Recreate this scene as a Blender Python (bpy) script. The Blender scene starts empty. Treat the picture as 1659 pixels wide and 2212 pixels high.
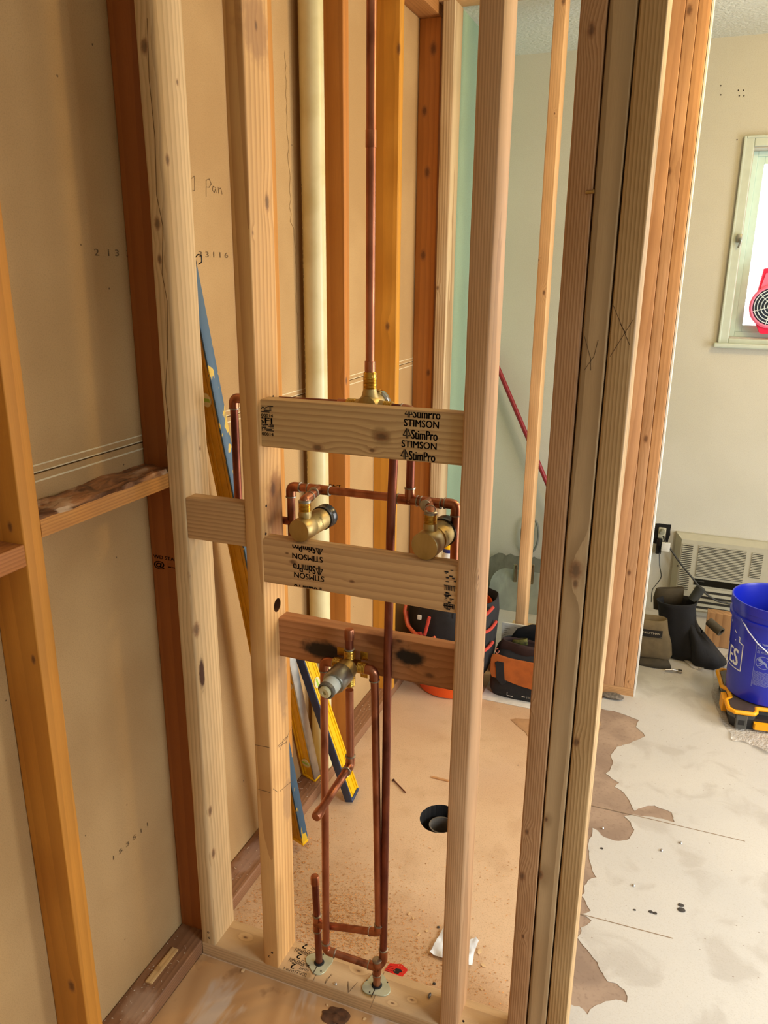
import bpy, bmesh, math, random
from mathutils import Vector, Matrix, noise
random.seed(7)
C = bpy.context.scene.collection
SC = bpy.context.scene
PI = math.pi
# ------------------------------------------------------------------ camera
YAW, PIT, ROLL, FPX = .3693, .2964, .0096, 1700.72
CAM = Vector((.973, -1.2916, 1.6309))
FW = Vector((-math.sin(YAW)*math.cos(PIT), math.cos(YAW)*math.cos(PIT), -math.sin(PIT)))
_R = Vector((math.cos(YAW), math.sin(YAW), 0)); _U = _R.cross(FW)
RT = math.cos(ROLL)*_R + math.sin(ROLL)*_U
UP = -math.sin(ROLL)*_R + math.cos(ROLL)*_U
cam = bpy.data.cameras.new('camera'); co = bpy.data.objects.new('camera', cam); C.objects.link(co)
cam.sensor_fit = 'VERTICAL'; cam.sensor_height = 24; cam.lens = FPX/2212*24; cam.clip_start = .02
co.matrix_world = Matrix(((RT.x, UP.x, -FW.x, CAM.x), (RT.y, UP.y, -FW.y, CAM.y), (RT.z, UP.z, -FW.z, CAM.z), (0, 0, 0, 1)))
SC.camera = co
def on(u, v, ax, val):          # point of the plane axis=val seen at a place of the photograph
    d = FW*FPX + RT*(u-829.5) - UP*(v-1106)
    t = (val-CAM[ax])/d[ax]
    return CAM + d*t
# ------------------------------------------------------------------ world and lights
W = bpy.data.worlds.new('world'); SC.world = W; W.use_nodes = True
W.node_tree.nodes['Background'].inputs[0].default_value = (.86, .95, 1, 1)
W.node_tree.nodes['Background'].inputs[1].default_value = 1.6
def area(name, loc, tgt, sx, sy, power, col, spread=PI):
    l = bpy.data.lights.new(name, 'AREA'); l.shape = 'RECTANGLE'; l.size = sx; l.size_y = sy; l.energy = power; l.color = col; l.spread = spread
    o = bpy.data.objects.new(name, l); C.objects.link(o); o.location = loc
    o.rotation_euler = (Vector(tgt)-Vector(loc)).to_track_quat('-Z', 'Y').to_euler(); return o
def ball(name, loc, r, power, col):
    l = bpy.data.lights.new(name, 'POINT'); l.shadow_soft_size = r; l.energy = power; l.color = col
    o = bpy.data.objects.new(name, l); C.objects.link(o); o.location = loc; return o
area('daylight_door', (2.98, 1.15, 1.05), (0.4, .15, .55), 1.3, 1.7, 54, (1.0, .96, .90))
area('daylight_hall', (2.96, -.85, 1.55), (1.5, .15, 0), .8, .8, 17, (.80, .90, 1.0), math.radians(95))
area('daylight_window', (1.45, 2.95, 1.8), (1.3, 0, .6), .6, .75, 6, (.85, .95, 1))
ball('bulb_room', (1.62, 1.30, 2.36), .07, 29, (1, .68, .27))
SC.view_settings.view_transform = 'Standard'; SC.view_settings.look = 'None'; SC.view_settings.gamma = 1
SC.view_settings.use_curve_mapping = False; SC.view_settings.exposure = .13

# ------------------------------------------------------------------ helpers
def lin(c):
    c = c.lstrip('#'); v = [int(c[i:i+2], 16)/255 for i in (0, 2, 4)]
    return tuple(((x+.055)/1.055)**2.4 if x > .04045 else x/12.92 for x in v)+(1,)
class NT:
    def __init__(s, name):
        s.m = bpy.data.materials.new(name); s.m.use_nodes = True; s.t = s.m.node_tree
        s.b = s.t.nodes['Principled BSDF']
    def n(s, typ, ins=None, **kw):
        o = s.t.nodes.new('ShaderNode'+typ)
        for k, v in kw.items(): setattr(o, k, v)
        for k, v in (ins or {}).items():
            if isinstance(v, bpy.types.NodeSocket): s.t.links.new(v, o.inputs[k])
            else: o.inputs[k].default_value = v
        return o
    def set(s, k, v):
        if isinstance(v, bpy.types.NodeSocket): s.t.links.new(v, s.b.inputs[k])
        else: s.b.inputs[k].default_value = v
    def mix(s, f, a, b, blend='MIX'):
        o = s.n('Mix', data_type='RGBA', blend_type=blend)
        for i, v in ((0, f), (6, a), (7, b)):
            if isinstance(v, bpy.types.NodeSocket): s.t.links.new(v, o.inputs[i])
            else: o.inputs[i].default_value = v
        return o.outputs[2]
    def math(s, op, a, b=0., clamp=False):
        o = s.n('Math', {0: a, 1: b}, operation=op); o.use_clamp = clamp; return o.outputs[0]
    def mr(s, v, a, b, c=0., d=1.):
        return s.n('MapRange', {0: v, 1: a, 2: b, 3: c, 4: d}, interpolation_type='SMOOTHSTEP').outputs[0]
    def noise(s, vec, sc, det=2., dist=0.):
        return s.n('TexNoise', {'Vector': vec, 'Scale': sc, 'Detail': det, 'Distortion': dist}).outputs[0]
    def bump(s, h, st, d=.002):
        s.set('Normal', s.n('Bump', {'Height': h, 'Strength': st, 'Distance': d}).outputs[0])
def plain(name, col, rough=.6, metal=0., var=.12, sc=25., bump=0., **kw):
    t = NT(name); co = t.n('TexCoord').outputs['Object']; c = lin(col)
    n = t.noise(co, sc, 4.)
    t.set('Base Color', t.mix(t.mr(n, .3, .7), tuple(x*(1-var) for x in c[:3])+(1,), tuple(min(1, x*(1+var)) for x in c[:3])+(1,)))
    t.set('Roughness', rough); t.set('Metallic', metal)
    for k, v in kw.items(): t.set(k.replace('_', ' '), v)
    if bump: t.bump(t.noise(co, sc*6, 4.), bump)
    return t.m
def wood(name, base, dark, ax=2, seed=0, knots=(), ring=.006, contrast=.5, rough=.62, blot=None, stains=(), pith=None, tilt=.02):
    """board wood: growth rings about a pith line, fine fibres, knots and stains at given local points"""
    t = NT(name); rnd = random.Random(seed)
    oc = t.n('TexCoord').outputs['Object']
    sc = [1, 1, 1]; sc[ax] = .055
    vec = oc
    perp = [i for i in range(3) if i != ax]
    kn = None
    for (p, r) in knots:
        m = t.n('Mapping', {'Vector': oc, 'Location': tuple(-p[i]/r*(.55 if i == ax else 1) for i in range(3)), 'Scale': tuple((.55 if i == ax else 1)/r for i in range(3))}).outputs[0]
        d = t.n('VectorMath', {0: m}, operation='LENGTH').outputs['Value']
        d = t.math('ADD', d, t.math('MULTIPLY', t.math('SUBTRACT', t.noise(oc, 160., 2.), .5), .5))
        kn = d if kn is None else t.math('MINIMUM', kn, d)
    if kn is not None:
        push = t.mr(kn, 0, 4, .008, 0)
        cmb = t.n('CombineXYZ', {perp[0]: push, perp[1]: push}).outputs[0]
        vec = t.n('VectorMath', {0: vec, 1: cmb}, operation='ADD').outputs[0]
    st = t.n('Mapping', {'Vector': vec, 'Scale': tuple(sc)}).outputs[0]
    if pith is None: pith = (rnd.uniform(.03, .09)*rnd.choice((-1, 1)), rnd.uniform(.03, .09)*rnd.choice((-1, 1)))
    loc = [0, 0, 0]; loc[perp[0]] = pith[0]; loc[perp[1]] = pith[1]; loc[ax] = rnd.uniform(0, 5)
    rot = [0, 0, 0]; rot[perp[0]] = rnd.uniform(-.2, .2)+tilt*4; rot[perp[1]] = rnd.uniform(-.2, .2)
    rv = t.n('Mapping', {'Vector': st, 'Location': tuple(loc), 'Rotation': tuple(rot)}).outputs[0]
    w = t.n('TexWave', {'Vector': rv, 'Scale': .314/ring/1., 'Distortion': 3.4, 'Detail': 2.5, 'Detail Scale': .45, 'Detail Roughness': .6},
            wave_type='RINGS', rings_direction='XYZ'[ax], wave_profile='SAW').outputs['Color']
    line = t.mr(w, .25, 1.)
    fib = t.noise(t.n('Mapping', {'Vector': oc, 'Scale': tuple(.02 if i == ax else 1 for i in range(3)), 'Location': (rnd.random(), rnd.random(), 0)}).outputs[0], 900., 3.)
    big = t.noise(t.n('Mapping', {'Vector': oc, 'Scale': tuple(.25 if i == ax else 1 for i in range(3)), 'Location': (rnd.random()*9, 0, 0)}).outputs[0], 18., 3.)
    b, d = lin(base), lin(dark); b = (b[0], b[1]*1.0, b[2]*.93, 1); d = (d[0]*.82, d[1]*.80, d[2]*.74, 1)
    c = t.mix(t.math('MULTIPLY', line, contrast), b, d)
    c = t.mix(t.mr(fib, .35, .7, 0, .35), c, t.mix(.5, b, d), 'MIX')
    bl = lin(blot) if blot else tuple(x*.8 for x in b[:3])+(1,)
    c = t.mix(t.mr(big, .45, .75, 0, .55), c, bl)
    for (p, r, col, s) in stains:
        m = t.n('Mapping', {'Vector': oc, 'Location': tuple(-p[i]/r[i] for i in range(3)), 'Scale': tuple(1/x for x in r)}).outputs[0]
        dd = t.n('VectorMath', {0: m}, operation='LENGTH').outputs['Value']
        dd = t.math('ADD', dd, t.math('MULTIPLY', t.math('SUBTRACT', t.noise(oc, 45., 4.), .5), 1.1))
        c = t.mix(t.mr(dd, .55, 1.15, s, 0), c, lin(col))
    if kn is not None:
        kc = t.mix(t.mr(kn, .2, .8, 0, 1), lin('#4a2813'), lin('#875630'))
        c = t.mix(t.mr(kn, .45, 1.15, .75, 0), c, kc)
    t.set('Base Color', c); t.set('Roughness', rough)
    t.bump(t.math('ADD', t.math('MULTIPLY', line, .6), t.math('MULTIPLY', fib, .4)), .25, .0012)
    return t.m
def obj(name, bm, mat, parent=None, loc=None, smooth=False, kind=None):
    me = bpy.data.meshes.new(name); bmesh.ops.recalc_face_normals(bm, faces=bm.faces[:])
    if loc is not None: bmesh.ops.translate(bm, verts=bm.verts[:], vec=-Vector(loc))
    bm.to_mesh(me); bm.free()
    for m in (mat if isinstance(mat, (list, tuple)) else [mat]): me.materials.append(m)
    if smooth:
        for p in me.polygons: p.use_smooth = True
        if smooth != 'all':
            me.set_sharp_from_angle(angle=math.radians(38))
    o = bpy.data.objects.new(name, me); C.objects.link(o)
    if loc is not None: o.location = loc
    if parent is not None:
        o.parent = parent
        if loc is None or True: o.location = Vector(o.location)-world_loc(parent)
    if kind: o['kind'] = kind
    return o
def world_loc(o):
    v = Vector(o.location)
    while o.parent: o = o.parent; v += Vector(o.location)
    return v
def tag(o, label, cat, group=None, kind=None):
    o['label'] = label; o['category'] = cat
    if group: o['group'] = group
    if kind: o['kind'] = kind
    return o
def thing(name, label, cat, loc=(0, 0, 0), group=None):
    o = bpy.data.objects.new(name, None); C.objects.link(o); o.location = loc; o.empty_display_size = .05
    return tag(o, label, cat, group)
def V(*a): return Vector(a)
def box(bm, a, b, bev=0., seg=2, mat=0):
    a, b = Vector(a), Vector(b)
    r = bmesh.ops.create_cube(bm, size=1.)
    for v in r['verts']: v.co = Vector(((a[i]+b[i])/2+v.co[i]*(b[i]-a[i]) for i in range(3)))
    fs = {f for v in r['verts'] for f in v.link_faces}
    for f in fs: f.material_index = mat
    if bev:
        es = {e for v in r['verts'] for e in v.link_edges}
        bmesh.ops.bevel(bm, geom=list(es), offset=bev, segments=seg, affect='EDGES', profile=.5)
    return bm
def B(a, b, bev=0., seg=2): return box(bmesh.new(), a, b, bev, seg)
def ring_faces(bm, r0, r1, close=True):
    n = len(r0)
    for i in range(n if close else n-1):
        try: bm.faces.new((r0[i], r0[(i+1) % n], r1[(i+1) % n], r1[i]))
        except ValueError: pass
def tube(bm, pts, r, n=14, bend=0., caps=True, rfun=None):
    """round tube along a polyline; corners rounded with radius bend"""
    P = [Vector(p) for p in pts]
    if bend and len(P) > 2:
        Q = [P[0]]
        for i in range(1, len(P)-1):
            a, b, c = P[i-1], P[i], P[i+1]
            d1 = (a-b).normalized(); d2 = (c-b).normalized()
            ang = d1.angle(d2)
            L = min(bend/math.tan(ang/2) if ang < 3.1 else 0, (a-b).length*.49, (c-b).length*.49)
            if L < 1e-5: Q.append(b); continue
            p0, p1 = b+d1*L, b+d2*L
            for k in range(7):
                s = k/6; Q.append((1-s)**2*p0+2*s*(1-s)*b+s*s*p1)
        Q.append(P[-1]); P = Q
    t0 = (P[1]-P[0]).normalized()
    nrm = t0.orthogonal().normalized(); rings = []
    for i, p in enumerate(P):
        t = ((P[min(i+1, len(P)-1)]-p).normalized()+(p-P[max(i-1, 0)]).normalized()).normalized() if 0 < i < len(P)-1 else ((P[1]-P[0]) if i == 0 else (P[-1]-P[-2])).normalized()
        nrm = (nrm-t*nrm.dot(t)).normalized(); bn = t.cross(nrm)
        rr = rfun(i/(len(P)-1)) if rfun else r
        rings.append([bm.verts.new(p+(nrm*math.cos(2*PI*k/n)+bn*math.sin(2*PI*k/n))*rr) for k in range(n)])
    for i in range(len(rings)-1): ring_faces(bm, rings[i], rings[i+1])
    if caps: bm.faces.new(rings[0][::-1]); bm.faces.new(rings[-1])
    return bm
def T(pts, r, n=14, bend=0., **k): return tube(bmesh.new(), pts, r, n, bend, **k)
def lathe(bm, prof, org, axis=(0, 0, 1), n=32, mat=0, cap=True):
    """prof: list of (radius, distance along axis)"""
    ax = Vector(axis).normalized(); u = ax.orthogonal().normalized(); v = ax.cross(u); org = Vector(org); rings = []
    for r, h in prof:
        rings.append([bm.verts.new(org+ax*h+(u*math.cos(2*PI*k/n)+v*math.sin(2*PI*k/n))*max(r, 1e-5)) for k in range(n)])
    f0 = len(bm.faces)
    for i in range(len(rings)-1): ring_faces(bm, rings[i], rings[i+1])
    if cap: bm.faces.new(rings[0][::-1]); bm.faces.new(rings[-1])
    bm.faces.ensure_lookup_table()
    for f in bm.faces[f0:]: f.material_index = mat
    return bm
def L(prof, org, axis=(0, 0, 1), n=32, **k): return lathe(bmesh.new(), prof, org, axis, n, **k)
def prism(bm, poly, z0, z1, f=None):
    f = f or (lambda x, y, z: Vector((x, y, z)))
    a = [bm.verts.new(f(x, y, z0)) for x, y in poly]; b = [bm.verts.new(f(x, y, z1)) for x, y in poly]
    ring_faces(bm, a, b); bm.faces.new(a[::-1]); bm.faces.new(b); return bm
def jagged(poly, amp, it=4, seed=1):
    rnd = random.Random(seed); P = [Vector((p[0], p[1])) for p in poly]
    for k in range(it):
        Q = []
        for i in range(len(P)):
            a, b = P[i], P[(i+1) % len(P)]; Q.append(a); d = b-a
            if d.length > .005: Q.append((a+b)/2+Vector((-d.y, d.x)).normalized()*rnd.uniform(-1, 1)*amp*min(1, d.length*20))
        P = Q; amp *= .62
    return [(p.x, p.y) for p in P]
# board with rounded, slightly irregular arrises (rad may vary along the length); returns bmesh in world space
def board(a, b, ax, r=.003, wob=.0006, seed=0, wane=None, n=40, lean=None):
    a, b = Vector(a), Vector(b); bm = bmesh.new(); i, j = [k for k in range(3) if k != ax]
    rings = []; rnd = random.Random(seed)
    for s in range(n+1):
        t = s/n; w = a[ax]+(b[ax]-a[ax])*t; ring = []
        for q, (cx, cy, a0) in enumerate(((b[i], b[j], 0), (a[i], b[j], 90), (a[i], a[j], 180), (b[i], a[j], 270))):
            rr = r
            if wane:
                rr = max(r, wane(q, w))
            sx = 1 if cx == b[i] else -1; sy = 1 if cy == b[j] else -1
            for k in range(5):
                an = math.radians(a0+k*22.5)
                x = cx-sx*rr+math.cos(an)*rr; y = cy-sy*rr+math.sin(an)*rr
                nz = noise.noise(Vector((w*9+seed*3.1, q*5.+k*.3, seed)))*wob
                p = [0, 0, 0]; p[i] = x+nz*sx; p[j] = y+nz*sy; p[ax] = w
                v = Vector(p)
                if lean: v += Vector(lean)*t
                ring.append(bm.verts.new(v))
        rings.append(ring)
    for s in range(n): ring_faces(bm, rings[s], rings[s+1])
    bm.faces.new(rings[0][::-1]); bm.faces.new(rings[-1])
    return bm
# flat printing: text, strokes and polygons in a 2-D frame, clipped, then laid on a surface
def text2d(s, bold=0.):
    cu = bpy.data.curves.new('t', 'FONT'); cu.body = s; cu.size = 1; cu.resolution_u = 3
    o = bpy.data.objects.new('t', cu); C.objects.link(o); dg = bpy.context.evaluated_depsgraph_get()
    me = bpy.data.meshes.new_from_object(o.evaluated_get(dg)); bpy.data.objects.remove(o)
    vs = [(v.co.x, v.co.y) for v in me.vertices]; fs = [tuple(p.vertices) for p in me.polygons]
    bpy.data.meshes.remove(me); bpy.data.curves.remove(cu); return vs, fs
class Ink:
    def __init__(s): s.bm = bmesh.new()
    def text(s, t, x0, x1, y, h, bold=.01, rot=0):      # fit between x0 and x1, cap height h; rot=1 turns it by half a turn
        vs, fs = text2d(t, bold)
        if not vs: return s
        a = min(v[0] for v in vs); b = max(v[0] for v in vs); k = h/.69
        for sh in ((-1, 0, 1) if bold > 0 else (0,)):
            out = []
            for vx, vy in vs:
                fx = (vx-a)/(b-a); dx = sh*h*.035
                out.append(s.bm.verts.new((x1-fx*(x1-x0)+dx, y+h-vy*k, 0) if rot else (x0+fx*(x1-x0)+dx, y+vy*k, 0)))
            for f in fs:
                try: s.bm.faces.new([out[i] for i in f])
                except ValueError: pass
        return s
    def stroke(s, pts, w):
        for (ax_, ay), (bx_, by) in zip(pts, pts[1:]):
            d = Vector((bx_-ax_, by-ay)); 
            if d.length < 1e-7: continue
            d.normalize(); n = Vector((-d.y, d.x))*w/2; e = d*w*.3
            q = [(ax_-e.x+n.x, ay-e.y+n.y), (bx_+e.x+n.x, by+e.y+n.y), (bx_+e.x-n.x, by+e.y-n.y), (ax_-e.x-n.x, ay-e.y-n.y)]
            s.bm.faces.new([s.bm.verts.new((x, y, 0)) for x, y in q])
        return s
    def poly(s, pts): s.bm.faces.new([s.bm.verts.new((x, y, 0)) for x, y in pts]); return s
    def tree(s, x0, x1, y, h, rot=0):                   # the little split-arrow mark before the word
        f = (lambda u, v: (x1-u*(x1-x0), y+h-v*h)) if rot else (lambda u, v: (x0+u*(x1-x0), y+v*h))
        w = h*.10
        s.stroke([f(.42, 0), f(.42, 1), f(0, .30), f(.42, .30)], w); s.stroke([f(.60, 0), f(.60, 1), f(1, .30), f(.60, .30)], w)
        return s
    def clip(s, x0, x1, y0, y1):
        for co_, no in (((x0, 0, 0), (-1, 0, 0)), ((x1, 0, 0), (1, 0, 0)), ((0, y0, 0), (0, -1, 0)), ((0, y1, 0), (0, 1, 0))):
            bmesh.ops.bisect_plane(s.bm, geom=s.bm.verts[:]+s.bm.edges[:]+s.bm.faces[:], plane_co=co_, plane_no=no, clear_outer=True)
        return s
    def lay(s, name, f, mat, parent):
        for v in s.bm.verts: v.co = f(v.co.x, v.co.y)
        me = bpy.data.meshes.new(name); s.bm.to_mesh(me); s.bm.free(); me.materials.append(mat)
        o = bpy.data.objects.new(name, me); C.objects.link(o); o.parent = parent; o.location = -world_loc(parent); return o
INK = plain('stamp ink', '#1d1612', .8); PENCIL = plain('pencil', '#5a4632', .8); RUST = plain('nail hole', '#20100a', .7)
CREAMP = '#d9b27c'
# ------------------------------------------------------------------ setting
CEIL = 2.57; FAR = 2.65; WX = -.0812
def m_paper(name, col, col2, sc=3., speck=True, bump=.15):
    t = NT(name); co_ = t.n('TexCoord').outputs['Object']
    n = t.noise(co_, sc, 3.); f = t.noise(co_, 420., 2.)
    c = t.mix(t.mr(n, .35, .65), lin(col), lin(col2))
    c = t.mix(t.mr(f, .4, .8, 0, .25), c, lin('#7a5f3c'))
    if speck:
        vo = t.n('TexVoronoi', {'Vector': co_, 'Scale': 11.}).outputs['Distance']
        c = t.mix(t.mr(vo, .018, .03, .75, 0), c, lin('#3a2414'))
    t.set('Base Color', c); t.set('Roughness', .85); t.bump(f, bump, .001); return t.m
M_DRY = m_paper('drywall back paper', '#bd9a68', '#b18d5c')
M_DRYSEAM = plain('drywall edge tape', '#dccba4', .85)
M_WALL = m_paper('painted wall', '#d0cdbe', '#cac7b7', 2., False, .5)
M_MINT = m_paper('green board', '#a9c6ac', '#a0bda3', 2., False, .1)
t = NT('textured ceiling'); c_ = t.n('TexCoord').outputs['Object']; nn = t.noise(c_, 70., 5.)
t.set('Base Color', lin('#d9dcd4')); t.set('Roughness', .9); t.bump(nn, .7, .01); M_CEIL = t.m
t = NT('fibre underlayment'); c_ = t.n('TexCoord').outputs['Object']
c = t.mix(t.mr(t.noise(c_, 2.4, 4., .5), .35, .7), lin('#d3b28c'), lin('#c7a27c'))
c = t.mix(t.mr(t.noise(c_, 9., 5.), .5, .75, 0, .4), c, lin('#b08a62'))
c = t.mix(t.mr(t.noise(c_, 260., 3.), .5, .75, 0, .35), c, lin('#8a6a4b'))
c = t.mix(t.mr(t.noise(c_, 1.1, 2.), .5, .7, 0, .5), c, lin('#c9ad95'))
c = t.mix(t.mr(t.n('TexVoronoi', {'Vector': c_, 'Scale': 16.}).outputs['Distance'], .02, .04, .8, 0), c, lin('#4a3222'))
t.set('Base Color', c); t.set('Roughness', .8); t.bump(t.noise(c_, 200., 3.), .2); M_FLOOR = t.m
t = NT('cream floor layer'); c_ = t.n('TexCoord').outputs['Object']
c = t.mix(t.mr(t.noise(c_, 2., 4., .4), .35, .7), lin('#c4beb3'), lin('#bcb7ae'))
c = t.mix(t.mr(t.noise(c_, 7., 6., .6), .52, .66, 0, .55), c, lin('#a9a094'))
c = t.mix(t.mr(t.noise(c_, 300., 3.), .5, .8, 0, .3), c, lin('#9a8b70'))
sp = t.n('Mapping', {'Vector': c_, 'Scale': (1, 2.2, 1), 'Rotation': (0, 0, .6)}).outputs[0]
c = t.mix(t.mr(t.n('TexVoronoi', {'Vector': sp, 'Scale': 22.}).outputs['Distance'], .035, .06, .8, 0), c, lin('#6b5136'))
t.set('Base Color', c); t.set('Roughness', .7); t.bump(t.noise(c_, 120., 4.), .25); M_CREAM = t.m
t = NT('bare brown board'); c_ = t.n('TexCoord').outputs['Object']
c = t.mix(t.mr(t.noise(c_, 8., 6., .6), .3, .7), lin('#a68d76'), lin('#8b7461'))
c = t.mix(t.mr(t.noise(c_, 90., 4.), .5, .75, 0, .4), c, lin('#73594a')); t.set('Base Color', c); t.set('Roughness', .8); M_BARE = t.m
t = NT('plywood sheet'); c_ = t.n('TexCoord').outputs['Object']
st = t.n('Mapping', {'Vector': c_, 'Scale': (1, .35, 1), 'Rotation': (0, 0, -.75)}).outputs[0]
w_ = t.n('TexWave', {'Vector': st, 'Scale': 5., 'Distortion': 9., 'Detail': 2., 'Detail Scale': 1.2}, wave_type='BANDS').outputs['Color']
c = t.mix(t.math('MULTIPLY', w_, .45), lin('#c69a68'), lin('#a27444'))
c = t.mix(t.mr(t.noise(st, 7., 4., 1.), .55, .64, 0, .75), c, lin('#c9b8a6'))
c = t.mix(t.mr(t.noise(c_, 14., 5.), .6, .72, 0, .5), c, lin('#7c5330'))
t.set('Base Color', c); t.set('Roughness', .7); M_PLY = t.m
M_DARKV = plain('dark void', '#0d0a08', .9)

# floor with the drain hole cut through it
hc = on(950, 1768, 2, 0)
hole = jagged([(hc.x+.062*math.cos(a)*1., hc.y+.068*math.sin(a)) for a in [k*PI/12 for k in range(24)]], .003, 3, 5)
bm = bmesh.new()
outer = [(-.1, -2.6), (3, -2.6), (3, FAR), (-.1, FAR)]
def loop(bm, pts, z):
    vs = [bm.verts.new((x, y, z)) for x, y in pts]
    return vs, [bm.edges.new((vs[i], vs[(i+1) % len(vs)])) for i in range(len(vs))]
vo, eo = loop(bm, outer, 0); vh, eh = loop(bm, hole, 0)
bmesh.ops.triangle_fill(bm, use_beauty=True, edges=eo+eh)
for f in bm.faces:
    if f.normal.z < 0: f.normal_flip()
vb = [bm.verts.new((v.co.x, v.co.y, -.10)) for v in vh]
ring_faces(bm, vh, vb); bm.faces.new(vb)
me = bpy.data.meshes.new('floor'); bm.to_mesh(me); bm.free(); me.materials.append(M_FLOOR); me.materials.append(M_DARKV)
for p in me.polygons:
    if min(me.vertices[i].co.z for i in p.vertices) < -.01: p.material_index = 1
floor = bpy.data.objects.new('floor', me); C.objects.link(floor); floor['kind'] = 'structure'
o = obj('drain_pipe', L([(.036, -.095), (.036, -.03), (.040, -.03), (.040, -.095)], (hc.x+.004, hc.y+.01, 0), n=28, cap=False), plain('old drain pipe', '#6f675c', .6), floor, smooth=True)
# torn layers
tr = [(640, 325), (740, 345), (890, 400), (870, 440), (925, 495), (790, 550), (740, 580), (730, 640), (690, 720), (770, 775), (745, 800), (830, 880), (860, 940), (980, 910), (1080, 950), (1100, 1010), (850, 962), (800, 975), (860, 1055), (830, 1110), (740, 1120), (660, 1085), (610, 1045), (585, 1140), (590, 1230), (635, 1340), (560, 1390), (545, 1450), (600, 1540), (540, 1560), (605, 1600), (540, 1640), (520, 1700), (600, 1800), (660, 1900), (700, 1960), (800, 2010), (815, 2090), (690, 2080), (580, 2160), (530, 2110), (480, 2100)]
edge = [on(1059+u/2.765, 1412+v/2.765, 2, 0) for u, v in tr]
edge = [(p.x, p.y) for p in edge]
J = jagged(edge, .008, 6, 3); cut = J.index(min(J, key=lambda p: (Vector(p)-Vector(edge[-1])).length)); Jn = J[:cut+1]
back = on(1059+640/2.765, 1412+325/2.765, 2, 0)
prism(bmx := bmesh.new(), [(.80, edge[-1][1]-.25), (.80, 1.45)]+Jn+[(edge[-1][0]+.06, edge[-1][1]-.25)], .0002, .0011)
obj('bare_patch', bmx, M_BARE, floor)
prism(bmx := bmesh.new(), [(2.99, -2.5), (2.99, 2.645), (.03, 2.645), (.03, 1.80), (.80, 1.76)]+Jn+[(edge[-1][0]+.0, edge[-1][1]-.1), (.98, -.5), (.98, -2.5)], .0003, .0024)
obj('cream_layer', bmx, M_CREAM, floor)
p2 = [on(1059+u/2.765, 1412+v/2.765, 2, 0) for u, v in ((120, 395), (150, 388), (260, 392), (330, 470), (230, 500), (180, 450))]
prism(bmx := bmesh.new(), jagged([(p.x, p.y) for p in p2], .006, 2, 9), .0002, .0013); obj('bare_patch', bmx, plain('worn board', '#ab8258', .8), floor)
prism(bmx := bmesh.new(), [(.0, -2.5), (.975, -2.5), (.975, -.004), (.0, -.004)], .0002, .0018); obj('plywood_sheet', bmx, M_PLY, floor)
# crack lines in the cream layer
for q in (((1059+600/2.765, 1412+905/2.765), (1059+840/2.765, 1412+960/2.765), (1059+1520/2.765, 1412+1120/2.765)), ((1059+540/2.765, 1412+1555/2.765), (1059+1090/2.765, 1412+1700/2.765))):
    k = Ink(); P = [on(u, v, 2, .0027) for u, v in q]; k.stroke([(p.x, p.y) for p in P], .003)
    k.lay('seam_line', lambda x, y: V(x, y, .0027), plain('joint gap filler', '#8b7358', .8), floor)
k = Ink(); P = [on(u, v, 2, .0006) for u, v in ((868, 1840), (930, 1660+60), (905, 1760), (860, 1850))]
# ceiling
o = obj('ceiling', B((-.1, -2.6, CEIL), (3, FAR, CEIL+.05)), M_CEIL, kind='structure')
# far wall with the window opening
WL, WR, WB, WT = 1.107, 1.80, 1.359, 2.143
bm = bmesh.new(); th = .14
box(bm, (-.1, FAR, 0), (WL, FAR+th, CEIL)); box(bm, (WR, FAR, 0), (3, FAR+th, CEIL)); box(bm, (WL, FAR, 0), (WR, FAR+th, WB)); box(bm, (WL, FAR, WT), (WR, FAR+th, CEIL))
wall_far = obj('wall_far', bm, M_WALL, kind='structure')
k = Ink()
for u, v in ((1557, 185), (1557, 205), (1595, 195), (1606, 195), (1597, 207), (1607, 207), (1592, 302)):
    p = on(u, v, 1, FAR-.001); k.poly([(p.x+.003*math.cos(a*PI/3), p.z+.003*math.sin(a*PI/3)) for a in range(6)])
k.lay('nail_hole', lambda x, y: V(x, FAR-.0008, y), RUST, wall_far)
M_TRIM = plain('painted window trim', '#c4cfc2', .5, var=.04); M_VINYL = plain('white vinyl frame', '#cfe8e0', .35, var=.03)
win = bpy.data.objects.new('window_1', None); C.objects.link(win); win.location = (WL, FAR, WB); win['kind'] = 'structure'
def frame(bm, x0, x1, z0, z1, w, y0, y1, bev=.002):
    box(bm, (x0, y0, z0), (x0+w, y1, z1), bev); box(bm, (x1-w, y0, z0), (x1, y1, z1), bev)
    box(bm, (x0+w, y0, z0), (x1-w, y1, z0+w), bev); box(bm, (x0+w, y0, z1-w), (x1-w, y1, z1), bev); return bm
bm = frame(bmesh.new(), 1.062, 1.845, 1.315, 2.19, .042, FAR-.016, FAR-.001, .004)
frame(bm, 1.062, 1.845, 1.315, 2.19, .010, FAR-.021, FAR-.002, .003)
obj('window_casing', bm, M_TRIM, win)
obj('window_sill', B((1.045, FAR-.04, 1.318), (1.86, FAR+.0, 1.338), .006), M_TRIM, win)
bm = frame(bmesh.new(), WL, WR, WB, WT, .022, FAR+.095, FAR+.139); obj('window_frame', bm, M_VINYL, win)
bm = frame(bmesh.new(), WL+.022, WR-.022, WB+.022, WT-.022, .030, FAR+.105, FAR+.132); obj('window_sash', bm, M_VINYL, win)
t = NT('window glass'); t.set('Base Color', (1, 1, 1, 1)); t.set('Roughness', .0); t.set('IOR', 1.45); t.set('Transmission Weight', 1.); M_GLASS = t.m
obj('pane', B((WL+.05, FAR+.117, WB+.05), (WR-.05, FAR+.121, WT-.05)), M_GLASS, win)
bm = B((1.083, FAR-.034, 1.765), (1.105, FAR-.012, 1.80), .003); tube(bm, [(1.094, FAR-.028, 1.785), (1.10, FAR-.045, 1.77), (1.094, FAR-.03, 1.745)], .004)
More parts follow.
